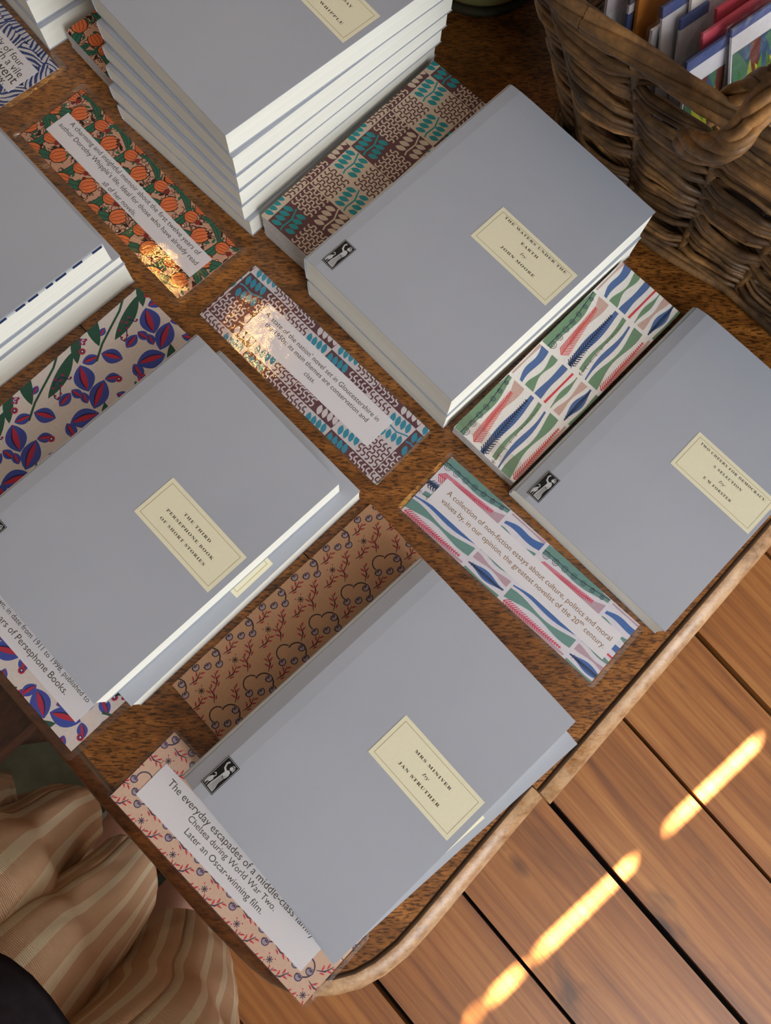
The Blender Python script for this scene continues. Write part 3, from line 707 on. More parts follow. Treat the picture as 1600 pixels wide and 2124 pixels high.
# ---------------------------------------------------------------- books
BW, BH = .1376, .195
def book(x, y, a, z, t, label, group=None, title=None, emb=False, puff=0.0, k=1.0, dip=0.002, endpaper=False, name='book', lid=0.0, ldy=0.0):
    o = empty(name, (x, y, T + z), R_(a), label, 'book', group)
    w, h = BW * k / 2, BH * k / 2
    ct = .0005
    def zt(u):     # height of the front cover across the width (u from spine to fore-edge)
        f = (u + w) / (2 * w)
        return t - dip * math.exp(-f * 22) + puff * math.sin(PI * min(f * 1.05, 1)) + lid * max(0, f - .08)
    mb = MB(); us = [-w + .0006 + (2 * w - .0012) * i / 10 for i in range(11)]
    yy = h - .0006; vs = []
    for s_ in (-yy, yy):
        vs += [(u, s_, .0006) for u in us] + [(u, s_, zt(u) - ct - .0002 - lid * max(0, (u + w) / (2 * w) - .08)) for u in us]
    n = 11; fs = []
    for i in range(n - 1):
        fs += [(i, i + 1, n + i + 1, n + i), (2 * n + i + 1, 2 * n + i, 3 * n + i, 3 * n + i + 1), (n + i, n + i + 1, 3 * n + i + 1, 3 * n + i), (i + 1, i, 2 * n + i, 2 * n + i + 1)]
    fs += [(n - 1, 3 * n - 1, 4 * n - 1, 2 * n - 1), (0, n, 3 * n, 2 * n)]
    mb.add(vs, fs, M['page']); mb.build('page_block', o)
    # wrap-round cover, one strip swept along the spine direction
    prof = [(w, 0)] + [(w - (2 * w) * i / 6, 0) for i in range(1, 6)] + [(-w + .001, 0), (-w, .0012)]
    prof += [(-w - .0006 * math.sin(PI * i / 6), .0012 + (t - dip - .0035) * i / 6) for i in range(1, 6)] + [(-w, zt(-w) - .0018), (-w + .0008, zt(-w) - .0005)]
    prof += [(-w + .0025 + (2 * w - .0025) * (i / 16), zt(-w + .0025 + (2 * w - .0025) * (i / 16))) for i in range(17)]
    m_ = len(prof); inner = []
    for i, (u, zz) in enumerate(prof):
        a_, b_ = prof[max(i - 1, 0)], prof[min(i + 1, m_ - 1)]; e = Vector((b_[0] - a_[0], b_[1] - a_[1])).normalized()
        nrm = Vector((e.y, -e.x)); inner.append((u + nrm.x * ct, zz + nrm.y * ct))
    mb = MB(); V = []
    for s_ in (-h, h): V += [(u, s_, zz) for u, zz in prof] + [(u, s_, zz) for u, zz in inner]
    F = []
    for i in range(m_ - 1):
        F += [(i, i + 1, 2 * m_ + i + 1, 2 * m_ + i), (m_ + i + 1, m_ + i, 3 * m_ + i, 3 * m_ + i + 1), (i, m_ + i, m_ + i + 1, i + 1), (2 * m_ + i, 2 * m_ + i + 1, 3 * m_ + i + 1, 3 * m_ + i)]
    F += [(0, 2 * m_, 3 * m_, m_), (m_ - 1, 2 * m_ - 1, 4 * m_ - 1, 3 * m_ - 1)]
    mb.add(V, F, M['cover'], False); cov = mb.build('cover', o)
    def onto(x_, y_, z_): return (x_, y_, zt(x_) + z_)
    if title is not None:
        mb = MB(); lx0, lx1, ly0, ly1 = -.0042, .0645, -.0070 + ldy, .0243 + ldy
        N = 8
        for i in range(N):
            a_, b_ = lx0 + (lx1 - lx0) * i / N, lx0 + (lx1 - lx0) * (i + 1) / N
            mb.face([onto(a_, ly0, .00016), onto(b_, ly0, .00016), onto(b_, ly1, .00016), onto(a_, ly1, .00016)], M['cream'])
            g = .0027; a2, b2 = lx0 + g + (lx1 - lx0 - 2 * g) * i / N, lx0 + g + (lx1 - lx0 - 2 * g) * (i + 1) / N
            for yv in (ly0 + g, ly1 - g): mb.face([onto(a2, yv - .00012, .0002), onto(b2, yv - .00012, .0002), onto(b2, yv + .00012, .0002), onto(a2, yv + .00012, .0002)], M['border'])
        for xv in (lx0 + .0027, lx1 - .0027): mb.face([onto(xv - .00012, ly0 + .0027, .0002), onto(xv + .00012, ly0 + .0027, .0002), onto(xv + .00012, ly1 - .0027, .0002), onto(xv - .00012, ly1 - .0027, .0002)], M['border'])
        lab = mb.build('title_label', o); lab['label'] = 'cream paper title label'
        if title:
            mb = MB()
            for (txt, wd, yc, it) in title:
                cx_ = (lx0 + lx1) / 2
                put_text(mb, serif(txt, it), cx_ - wd / 2, cx_ + wd / 2, yc + ldy, M['ink'], 0, 1.0 if it else 1.25, cap=(.0019 if not it else .0021))
            mb.v = [onto(v[0], v[1], .00022) for v in mb.v]
            mb.build('lettering', lab)
    if emb:
        mb = MB(); emblem(mb, -.0585, -.0910, .0102, .0218, 0)
        mb.v = [onto(v[0], v[1], v[2] + .00016) for v in mb.v]
        e = mb.build('emblem', o); e['label'] = 'black printed block with a pale robed figure'
    if endpaper:
        mb = MB(); z0 = t - .0030
        mb.box(-w + .004, w + .0003, -h + .0005, h - .0005, z0, z0 + .0022, M['silver'])
        y_ = -h + .004; r = random.Random(3)
        while y_ < h - .008:
            L = .004 + .005 * r.random(); mb.box(w - .002, w + .0006, y_, y_ + L, z0 + .0001, z0 + .0021, M['navy']); y_ += L + .002 + .007 * r.random()
        e = mb.build('endpaper', o); e['label'] = 'grey endpaper with dark blue dashes'
    return o
def by(y): return ('by', .0048, y, True)
# C: short stories, two books
book(-.1147, .1040, -46.0, .0012, .0220, 'lower of the two grey short story books, its cover and label edge sticking out', 'short story books', title=[], puff=.0)
book(-.1279, .1057, -47.0, .0234, .0228, 'grey book titled OF SHORT STORIES at the left, upper of its pair', 'short story books',
     title=[('THE THIRD', .0240, .0143, False), ('PERSEPHONE BOOK', .0425, .0083, False), ('OF SHORT STORIES', .0405, .0022, False)], emb=True)
# D: two books at the near corner
book(.0193, -.0464, -51.0, .0012, .0170, 'lower grey book at the table corner, turned slightly and showing along one edge', 'books at the table corner', title=[], k=1.0)
book(.0154, -.0387, -47.8, .0184, .0155, 'upper grey book at the near table corner, with cream title label and black emblem', 'books at the table corner',
     title=[('MRS MINIVER', .0305, .0142, False), by(.0084), ('JAN STRUTHER', .0345, .0025, False)], emb=True, dip=.006)
# B: right-hand single book
book(.2198, .1450, -45.3, .0, .0185, 'single grey book titled TWO CHEERS FOR DEMOCRACY by the right table edge', None,
     title=[('TWO CHEERS FOR DEMOCRACY:', .0570, .0186, False), ('A SELECTION', .0246, .0126, False), by(.0070), ('E M FORSTER', .0240, .0016, False)], emb=True, k=.975, dip=.004)
# A: two thick books
book(.0846, .2898, -46.6, .0, .0240, 'lower of the two thick grey books below THE WATERS UNDER THE EARTH', 'thick books in the middle', title=[])
book(.0840, .2905, -46.3, .0242, .0298, 'thick grey book titled THE WATERS UNDER THE EARTH, beside the wicker basket', 'thick books in the middle',
     title=[('THE WATERS UNDER THE', .0560, .0196, False), ('EARTH', .0150, .0138, False), by(.0080), ('JOHN MOORE', .0300, .0022, False)], emb=True)
# W: tall stack, placed by the lower right corner of each book
def by_corner(px, py, a, sy=-1):
    a_ = R_(a); ux = Vector((math.cos(a_), math.sin(a_))); uy = Vector((-math.sin(a_), math.cos(a_)))
    c = Vector((px, py)) - ux * BW / 2 - uy * BH / 2 * sy; return c.x, c.y
WS = [(-.0750, .3186, -43.8, .0, .0184), (-.0782, .3192, -44.9, .0186, .0160), (-.0778, .3203, -46.0, .0348, .0154), (-.0776, .3216, -46.9, .0504, .0142), (-.0776, .3229, -47.8, .0648, .0176), (-.0792, .3252, -49.2, .0826, .0184)]
nm = ['bottom', 'second from bottom', 'third from bottom', 'fourth from bottom', 'fifth from bottom, just under the top one', 'top']
for i, (px, py, a, z, t) in enumerate(WS):
    x, y = by_corner(px, py, a)
    top = i == 5
    book(x, y, a, z, t, ('grey book on top of the tallest stack, its cream label cut off by the frame' if top else 'grey book %s in the tallest stack' % nm[i]), 'books in the tall stack',
         title=([('THE OTHER DAY', .036, .0142, False), by(.0084), ('DOROTHY WHIPPLE', .047, .0016, False)] if top else None), ldy=.0075)
# L: left stack
LS = [(-.1577, .2818, -47.4, .0, .0248), (-.1584, .2824, -47.6, .0250, .0088), (-.1631, .2790, -48.0, .0340, .0222)]
for i, (px, py, a, z, t) in enumerate(LS):
    x, y = by_corner(px, py, a, 1)
    book(x, y, a, z, t, ['bottom grey book of the stack at the left edge', 'thin middle grey book of the stack at the left edge', 'top grey book of the left edge stack with blue dashes under its cover'][i],
         'books in the left stack', endpaper=(i == 2))
# far upper-left stack
for i, (px, py, a, z, t) in enumerate([(-.2327, .4722, -50.0, .0, .0205), (-.2345, .4755, -50.5, .0207, .0210), (-.2400, .4800, -49.5, .0419, .0180)]):
    x, y = by_corner(px, py, a)
    book(x, y, a, z, t, ['lowest grey book of the far upper left stack', 'middle grey book of the far upper left stack', 'highest grey book of the far upper left stack'][i], 'books in the far upper left stack')

# ---------------------------------------------------------------- stacks of patterned bookmarks
def bookmark_stack(cx_, cy_, a, z, t, L, Wd, label, pat, edge=S(214, 210, 208), layers=6, band=False):
    o = empty('bookmark_stack', (cx_, cy_, T + z), R_(a), label, 'bookmarks')
    mb = MB(); r = random.Random(int(L * 1e5 + t * 1e5))
    em = flat('bookmark_edges', edge, 0.7, 0.2, 0.25, 800)
    hh = (t - .0004) / layers
    for i in range(layers):
        dx, dy = (r.random() - .5) * .0006, (r.random() - .5) * .0006
        mb.box(-L / 2 + dx, L / 2 + dx, -Wd / 2 + dy, Wd / 2 + dy, i * hh, (i + 1) * hh - .00012, em)
    b = mb.build('sheets', o); b['kind'] = 'stuff'
    A = Art(-L / 2, L / 2, -Wd / 2, Wd / 2); pat(A); mb = MB()
    mb.box(-L / 2, L / 2, -Wd / 2, Wd / 2, t - .0004, t - .00005, em); A.into(mb, t); mb.build('top_bookmark', o)
    if band:
        mb = MB(); x0 = -L / 2 + .004
        for (za, zb) in ((t + .0003, t + .0004),): mb.box(x0, x0 + .010, -Wd / 2 - .0004, Wd / 2 + .0004, za, zb, M['laminate'])
        mb.box(x0, x0 + .010, -Wd / 2 - .0006, -Wd / 2 - .0003, 0, t, M['laminate']); mb.build('clear_band', o)
    return o
def strip_centre(cx_, cy_, a, L, Wd):   # left-bottom corner -> centre
    a_ = R_(a); u = Vector((math.cos(a_), math.sin(a_))); v = Vector((-math.sin(a_), math.cos(a_)))
    return Vector((cx_, cy_)) + u * L / 2 - v * Wd / 2
c = strip_centre(-.0652, .3188, 46.4, .1775, .0545)
bookmark_stack(c.x, c.y, 46.0, .0, .0265, .1775, .0545, 'stack of teal and maroon bookmarks between the tall stack and the thick books', lambda A: pat_teal(A, .0208, (-.0888, .0105 - .0416 + .0104)), layers=16)
c = strip_centre(.0674, .1702, 45.1, .1765, .0556)
bookmark_stack(c.x, c.y, 45.1, .0, .0115, .1765, .0556, 'stack of white bookmarks with green, blue and pink wavy shapes beside the thick books', lambda A: pat_forster(A, -.0883 - .0052), layers=8, band=True)
c = strip_centre(.0, .0, 45, .178, .0565)
pe = Vector((-.1130, .2335)); u45 = Vector((math.cos(R_(45.5)), math.sin(R_(45.5)))); v45 = Vector((-u45.y, u45.x))
c = pe - u45 * .089 + v45 * .0270
bookmark_stack(c.x, c.y, 45.5, .0, .0100, .178, .0560, 'stack of bookmarks with blue and red leaves beside the short story books', lambda A: pat_blue(A, .060, (-.089, -.006)), layers=7)
c = strip_centre(-.1174, -.0006, 43.0, .1745, .0560)
bookmark_stack(c.x, c.y, 43.0, .0, .0024, .1745, .0560, 'thin stack of tan bookmarks with dark curls and red sprigs at the corner books', lambda A: pat_tan(A, .0285, (-.087, -.034)), edge=S(180, 140, 108), layers=3)
oc = at(125, 52, .016); c = strip_centre(oc.x + .004, oc.y - .0046, 41.0, .176, .0560)
bookmark_stack(c.x, c.y, 41.0, .0, .016, .176, .0560, 'stack of orange floral bookmarks half hidden left of the tall stack', lambda A: pat_orange(A, .034, (-.088, 0)), layers=9)

# ---------------------------------------------------------------- laminated description cards
def card(cx_, cy_, a, L, Wd, label, pat, strip, lines, pm=(.005, .003), textm='ink', z=.0, rr=.004):
    o = empty('description_card', (cx_, cy_, T + z), R_(a), label, 'card', 'laminated description cards')
    hx, hy = L / 2 - pm[0], Wd / 2 - pm[1]
    mb = MB(); A = Art(-hx, hx, -hy, hy); pat(A)
    mb.box(-hx, hx, -hy, hy, .00025, .00045, M['paper']); A.into(mb, .00047); mb.build('printed_paper', o)
    mb = MB(); x0, x1, y0, y1 = strip; mb.box(x0, x1, y0, y1, .00046, .00075, M['paper']); s_ = mb.build('text_strip', o); s_['label'] = 'white paper strip of text'
    mb = MB()
    for l in lines: put_text(mb, l[0], l[1], l[2], l[3], M[textm], .00077, 1.0, clipx=(l[4] if len(l) > 4 else None))
    mb.build('lettering', s_)
    # clear sleeve: rounded slab
    def rrect(ex, ey, r):
        P = []
        for qx, qy, a0 in ((1, -1, -90), (1, 1, 0), (-1, 1, 90), (-1, -1, 180)):
            for i in range(5): t = R_(a0 + 22.5 * i); P.append((qx * (ex - r) + r * math.cos(t), qy * (ey - r) + r * math.sin(t)))
        return P
    P = rrect(L / 2, Wd / 2, rr); Q = rrect(hx + .0006, hy + .0006, .0008); mb = MB()
    mb.face([(x, y, .00105) for x, y in Q], M['laminate'])
    n = len(P); mb.add([(x, y, .00055) for x, y in P] + [(x, y, .00105) for x, y in Q], [(i, (i + 1) % n, n + (i + 1) % n, n + i) for i in range(n)], M['lam_edge'], False)
    mb.add([(x, y, .00012) for x, y in P] + [(x, y, .00055) for x, y in P], [(i, (i + 1) % n, n + (i + 1) % n, n + i) for i in range(n)], M['lam_edge'])
    e = mb.build('clear_sleeve', o); e['label'] = 'clear glossy laminate'
    return o
card(-.1659, .3531, -46.9, .188, .0682, 'orange tulip patterned card about an insightful memoir, beside the left stack', lambda A: pat_orange(A, .034, (-.085, -.01)),
     (-.0806, .0818, -.0120, .0090), [('A charming and insightful memoir about the first twelve years of', -.0722, .0728, .0047), ("author Dorothy Whipple's life. Ideal for those who have already read", -.0770, .0775, -.0017), ('all of her novels.', -.0182, .0180, -.0090)], pm=(.0045, .0055))
card(-.0295, .2139, -45.0, .1788, .0575, 'teal and maroon card about a state of the nation novel, in the middle', lambda A: pat_teal(A, .0208, (-.0860, -.0312 - .0104 + .021), white=True),
     (-.0590, .0652, -.0122, .0138), [("A 'state of the nation' novel set in Gloucestershire in", -.0550, .0574, .0068), ('the 1950s; its main themes are conservation and', -.0494, .0521, .0010), ('class.', -.0036, .0062, -.0052)], pm=(.0018, .0016))
card(.1103, .0754, -43.3, .1762, .0576, 'white, green and pink card about non-fiction essays, near the right table edge', lambda A: pat_forster(A, -.0846 - .0052, cool=True),
     (-.0765, .0805, -.0090, .0123), [('A collection of non-fiction essays about culture, politics and moral', -.0695, .0765, .0049), ('values by, in our opinion, the greatest novelist of the 20ᵗʰ century.', -.0688, .0763, -.0019)], pm=(.0035, .0030), textm='brownink')
card(-.0733, -.1092, -44.7, .177, .0578, 'pale pink card about everyday escapades poking out past the table corner', lambda A: pat_tan(A, .0285, (-.086, -.034), pale=True),
     (-.0750, .0714, -.0150, .0107), [('The everyday escapades of a middle-class family in', -.0656, .0700, .0045), ('Chelsea during World War Two.', -.0411, .0353, -.0015), ('Later an Oscar-winning film.', -.0369, .0309, -.0082)], pm=(.0030, .0018))
pm_ = Vector((-.1567, -.0259)); pa = -46.25; ud = Vector((math.cos(R_(pa)), math.sin(R_(pa))))
c = pm_ - ud * .094
card(c.x, c.y, pa, .188, .0640, 'blue and red leaf card under the short story books, by the lower left table edge', lambda A: pat_blue(A, .058, (-.09, -.01)),
     (-.0780, .0778, -.0132, .0084), [('These stories, many little known, in date from 1911 to 1998, published to', -.0770, .0736, .0010), ('celebrate twenty-five years of Persephone Books.', -.0700, .0598, -.0058)], pm=(.0045, .0055))
bx = Vector((-.2171, .4564)); ub = Vector((math.cos(R_(-49)), math.sin(R_(-49)))); vb = Vector((-ub.y, ub.x))
c = bx - ub * .094 - vb * .0319
card(c.x, c.y, -49, .188, .0640, 'blue zebra striped card about a family of four at the top left corner', lambda A: pat_zebra(A),
     (-.0790, .0820, -.0150, .0128), [('A novel about a contented family of four', -.0600, .0700, .0066), ('whose peace is ended with a vile', -.0400, .0772, .0005), ('trick played and went', -.0200, .0787, -.0062), ('on until now.', .0300, .0744, -.0122)], pm=(.0050, .0050))

# ---------------------------------------------------------------- wicker basket
def basket():
    a = R_(-39.0); e1 = Vector((math.cos(a), math.sin(a), 0)); e2 = Vector((-math.sin(a), math.cos(a), 0))   # e2 points away from the near wall
    o_ = Vector((.2115, .3168, 0)); org = o_ - e1 * .085 + e2 * .012
    o = empty('wicker_basket', (org.x, org.y, T), a, 'large old brown wicker basket full of greetings cards on the table', 'basket')
    Lx, Ly, Hh = .48, .30, .168; r0 = .055
    def peri(s, f):
        """point at perimeter fraction s (0..1) and height fraction f, plus outward normal"""
        ex = .044 * f ** 1.6; x0, x1, y0, y1 = -.020 - .064 * f ** 1.4, Lx + ex, -ex, Ly + ex; r = r0 + ex * .6
        segs = [((x0 + r, y0), (x1 - r, y0)), (x1 - r, y0 + r, -90), ((x1, y0 + r), (x1, y1 - r)), (x1 - r, y1 - r, 0), ((x1 - r, y1), (x0 + r, y1)), (x0 + r, y1 - r, 90), ((x0, y1 - r), (x0, y0 + r)), (x0 + r, y0 + r, 180)]
        Ls = [(Vector(q[1]) - Vector(q[0])).length if len(q) == 2 else r * PI / 2 for q in segs]
        tot = sum(Ls); d = (s % 1.0) * tot
        for q, l in zip(segs, Ls):
            if d <= l:
                if len(q) == 2:
                    A_, B_ = Vector(q[0]), Vector(q[1]); e = (B_ - A_).normalized(); p = A_ + e * d; n = Vector((e.y, -e.x))
                else:
                    t = R_(q[2]) + d / r; n = Vector((math.cos(t), math.sin(t))); p = Vector((q[0], q[1])) + n * r
                return Vector((p.x, p.y, .004 + f * Hh)), Vector((n.x, n.y, 0))
            d -= l
        return Vector((x0 + r, y0, f * Hh)), Vector((0, -1, 0))
    rnd = random.Random(11); NS = 30; N = 420
    def tints(obj, cols):
        tint(obj, lambda i, v: cols[i])
    # stakes
    mb = MB(); cols = []
    for k in range(NS):
        s = (k + .5) / NS; pts = [peri(s, f)[0] for f in (0, .25, .5, .75, .97)]; n0 = len(mb.v)
        mb.tube(pts, .0032, M['willow'], 6); g = .7 + .5 * rnd.random(); cols += [(g, g, g, 1)] * (len(mb.v) - n0)
    ob = mb.build('stakes', o); tints(ob, cols)
    # weave: many thin rods passing in front of and behind the stakes
    mb = MB(); cols = []; rows = 31
    for j in range(rows):
        for q in range(2):
            f0 = (j + .35 + .45 * q) / rows * .95 + .005
            rad = .0015 + .0010 * rnd.random(); ph = rnd.random() * 6.28; am = .0035 + .002 * rnd.random(); sl = rnd.random() * 6
            st = rnd.random(); seg = []
            grp = (j // 2) % 2
            pts, rs = [], []
            span = 1.0
            for i in range(N + 1):
                s = st + span * i / N
                w = math.cos(PI * s * NS + PI * (grp if j % 3 else grp + q))
                off = .0052 * max(-1, min(1, w * 1.5)) + .0010 * math.sin(s * 60 + ph)
                f = f0 + (.016 * math.sin(s * 2 * PI * 5 + sl) + .018 * math.sin(s * PI * NS + ph * .25 + j * .35) + .008 * math.sin(s * 2 * PI * 13 + ph))
                p, n = peri(s, min(max(f, .01), .985)); pts.append(p + n * (off + .0012 * q)); rs.append(rad * (1 + .22 * math.sin(s * 43 + ph)))
            n0 = len(mb.v); mb.tube(pts, rs, M['willow'], 6, False)
            g = (.62 + .55 * rnd.random()) * (1.7 if rnd.random() < .14 else 1); hgt = (g, g * (.94 + .06 * rnd.random()), g * .92, 1); cols += [hgt] * (len(mb.v) - n0)
    ob = mb.build('woven_wall', o); tints(ob, cols)
    # rim: four rods twisted loosely round the top
    mb = MB(); cols = []
    for q in range(5):
        pts, rs = [], []
        for i in range(N + 1):
            s = i / N; p, n = peri(s, 1.0); t = s * 2 * PI * 7 + q * 2 * PI / 5
            pts.append(p + n * (.0040 * math.cos(t)) + Vector((0, 0, .0040 * math.sin(t)))); rs.append(.0030 + .0006 * math.sin(s * 70 + q * 2))
        n0 = len(mb.v); mb.tube(pts, rs, M['willow'], 7, False); g = (1.0, 1.5, .8, 1.6, .9)[q]; cols += [(g, g, g, 1)] * (len(mb.v) - n0)
    ob = mb.build('rim', o); tints(ob, cols)
    # base
    mb = MB(); P = [peri(k / 40, 0)[0] for k in range(40)]; mb.prism([(p.x, p.y) for p in P], .001, .006, M['darkwood']); mb.prism([(p.x * .97 + .007, p.y * .96 + .006) for p in P], .070, .075, M['darkwood']); mb.build('basket_base', o)
    mb = MB(); cols = []
    for q in range(2):
        pts = [peri(i / 200, 0)[0] + peri(i / 200, 0)[1] * (.006 + .005 * math.sin(i * .21 + q * 2) + .004 * q) for i in range(201)]
        for p in pts: p.z = .0042 + .001 * q
        n0 = len(mb.v); mb.tube(pts, .0032, M['willow'], 6, False); cols += [(.9, .9, .9, 1)] * (len(mb.v) - n0)
    ob = mb.build('foot_rods', o); tints(ob, cols)
    # handle: a twisted rope of rods arching up from the near rim
    inv = Matrix.Translation((org.x, org.y, T)) @ Matrix.Rotation(a, 4, 'Z'); inv = inv.inverted()
    def L_(u, v, z): return inv @ at(u, v, z)
    def spline(K, n):
        out = []
        for i in range(n + 1):
            t = i / n * (len(K) - 1); k = min(int(t), len(K) - 2); t -= k
            p0, p1, p2, p3 = K[max(k - 1, 0)], K[k], K[k + 1], K[min(k + 2, len(K) - 1)]
            out.append(.5 * ((2 * p1) + (p2 - p0) * t + (2 * p0 - 5 * p1 + 4 * p2 - p3) * t * t + (3 * p1 - p0 - 3 * p2 + p3) * t ** 3))
        return out
    mb = MB(); cols = []
    for K, R0, nr in (([L_(1420, 292, .150), L_(1460, 308, .166), L_(1515, 298, .185), L_(1560, 245, .200), L_(1605, 196, .212), L_(1680, 150, .215), L_(1780, 180, .200), L_(1850, 260, .165)], .0052, 6),
                      ([L_(1488, 252, .158), L_(1510, 212, .170), L_(1560, 180, .188), L_(1610, 160, .205), L_(1690, 120, .214), L_(1790, 150, .205)], .0040, 4)):
        C_ = spline(K, 90)
        for q in range(nr):
            pts = []
            for i, p in enumerate(C_):
                d_ = (C_[min(i + 1, 90)] - C_[max(i - 1, 0)]).normalized(); s1 = d_.cross(Vector((0, 0, 1))).normalized(); s2 = d_.cross(s1)
                t = i * .075 + q * 2 * PI / nr; k_ = R0 * (1 if i > 8 else .75)
                pts.append(p + s1 * (k_ * math.cos(t)) + s2 * (k_ * math.sin(t)))
            n0 = len(mb.v); mb.tube(pts, .0032, M['willow'], 8); g = 1.7 + .5 * rnd.random(); cols += [(g, g * .98, g * .9, 1)] * (len(mb.v) - n0)
    ob = mb.build('handle', o); tints(ob, cols); ob['label'] = 'lighter twisted loop handle'
    return o
basket()

# ---------------------------------------------------------------- greetings cards in the basket
def palm_art(A):
    x0, x1, y0, y1 = A.r; A.poly([(x0, y0), (x1, y0), (x1, y1), (x0, y1)], (52, 98, 84), 0); r = random.Random(2)
    for k in range(7): A.leaf(x0 + (x1 - x0) * r.random(), y1 - .012 * r.random(), .05, .012, r.random() * 3, ((44, 84, 120), (70, 120, 90))[k % 2], 1)
    for cx_ in (x0 + (x1 - x0) * .3, x0 + (x1 - x0) * .78):
        A.rib([(cx_ + .004, y1), (cx_ + .003, y1 - .03)], .008, (112, 52, 40), 2)
        for k in range(13):
            an = R_(18 + 12 * k); c_ = ((196, 190, 50), (92, 148, 60), (160, 170, 56), (58, 116, 62))[k % 4]
            A.leaf(cx_ + .022 * math.cos(an), y1 - .058 + .024 * math.sin(an), .050, .0072, an, c_, 3 + k % 3, 6, .003 * math.cos(an))
        for k in range(4): A.leaf(cx_ + .008 * (k - 1.5), y1 - .062, .014, .006, R_(70 + 20 * k), (202, 84, 44), 7)
    for k in range(8): A.leaf(x0 + (x1 - x0) * r.random(), y0 + .02 * r.random(), .03, .01, r.random() * 3, ((58, 116, 62), (196, 160, 50))[k % 2], 2)
def greet(u, v, z, wd, ht, lean, az, bands, label, art=None, cat='greetings card', thick=.0016):
    """u, v, z: upper left corner; the card stands in the basket leaning back; bands: (from top, depth, rgb)"""
    lean += 7; ht = (z - .082) / math.cos(R_(lean)) + .0
    p = at(u, v, z); w = Vector((math.cos(R_(az)), math.sin(R_(az)), 0)); fr = Vector((math.sin(R_(az)), -math.cos(R_(az)), 0))
    dn = (fr * math.sin(R_(lean)) + Vector((0, 0, -math.cos(R_(lean))))); nr = w.cross(-dn).normalized()
    base = p + w * wd / 2 + dn * ht
    o = bpy.data.objects.new('greetings_card', None); COL.objects.link(o); o.empty_display_size = .02
    Mx = Matrix((( w.x, -dn.x, nr.x, base.x), (w.y, -dn.y, nr.y, base.y), (w.z, -dn.z, nr.z, base.z), (0, 0, 0, 1)))
    o.matrix_world = Mx; tag(o, label, cat, 'greetings cards in the basket')
    mb = MB(); mb.box(-wd / 2, wd / 2, 0, ht, 0, thick, ink((226, 224, 226)))
    for a_, d_, c_ in bands: mb.box(-wd / 2 - .0002, wd / 2 + .0002, ht - a_ - d_, ht - a_ + .0002, -.0001, thick + .0003, ink(c_))
    if art:
        A = Art(-wd / 2 + .001, wd / 2 - .001, max(.002, ht - .1), ht - art[1]); art[0](A); A.into(mb, thick + .0004)
    mb.build('printed_card', o)
    mb = MB(); e = .0022; nx, ny = 10, 12; r = random.Random(int(u * 7 + v))
    for sgn, zz in ((1, thick + .0012), (-1, -.0008)):
        vs = [(-wd / 2 - e + (wd + 2 * e) * i / nx, -.001 + (ht + e + .001) * j / ny, zz + sgn * .0007 * r.random() * (0 if i in (0, nx) or j in (0, ny) else 1)) for j in range(ny + 1) for i in range(nx + 1)]
        mb.add(vs, [(j * (nx + 1) + i, j * (nx + 1) + i + 1, (j + 1) * (nx + 1) + i + 1, (j + 1) * (nx + 1) + i) for j in range(ny) for i in range(nx)], M['cello'], True)
    mb.build('cellophane_sleeve', o)
    return o
BLUE, CRM, PNK, ORG = (74, 92, 146), (228, 224, 216), (206, 78, 96), (190, 118, 36)
greet(1422, 129, .150, .034, .140, 16, 37, [(0, .006, BLUE)], 'palm plant card with a white band and blue envelope edge, nearest the handle', (palm_art, .017))
greet(1515, 62, .156, .050, .145, 24, 37, [(0, .004, BLUE)], 'palm plant card with a white band at the right frame edge, above the handle', (palm_art, .014))
greet(1455, 70, .152, .075, .140, 20, 37, [(0, .010, PNK)], 'wide card with a pink top behind the palm plant cards')
greet(1484, 18, .150, .040, .130, 20, 37, [(0, .008, PNK)], 'small card with a pink top at the upper frame edge')
greet(1372, 15, .150, .030, .140, 17, 37, [(0, .006, BLUE)], 'tall white card with a narrow blue top leaning in the middle of the basket')
greet(1410, 40, .144, .022, .130, 14, 37, [(0, .006, BLUE)], 'short white card with a blue top in front of the tall white one')
greet(1432, -8, .150, .060, .140, 17, 37, [(0, .010, CRM)], 'plain cream card between the blue topped and pink topped cards')
greet(1350, 62, .138, .030, .120, 10, 37, [(0, .012, (226, 224, 226)), (.016, .020, (44, 60, 40))], 'white card with a dark green picture low beside the basket rim')
greet(1325, -20, .150, .050, .140, 10, 37, [(.004, .05, ORG)], 'card with an orange front behind the blue topped cards')
greet(1305, -6, .146, .024, .130, 8, 37, [(0, .004, (92, 88, 100)), (.01, .012, BLUE)], 'narrow white card with blue marks next to the basket rim')
greet(1262, -40, .150, .050, .130, 8, 37, [(0, .02, (206, 196, 200))], 'pale pinkish card at the far end of the basket')
greet(1588, 262, .128, .060, .115, 30, 37, [(0, .003, (150, 110, 70))], 'white card with a brown edge below the handle at the right frame edge')
def divider():
    p = at(1560, 300, .095); o = empty('wooden_divider', (p.x + .045, p.y + .01, T + .077), R_(-39), 'light brown wooden divider slat inside the basket under the handle', 'divider')
    mb = MB(); mb.box(-.02, .12, .02, .028, 0, .045, wood_mat('pale_slat_wood', S(110, 72, 36), S(160, 112, 62), S(190, 140, 84), 0)); mb.build('slat', o)
divider()

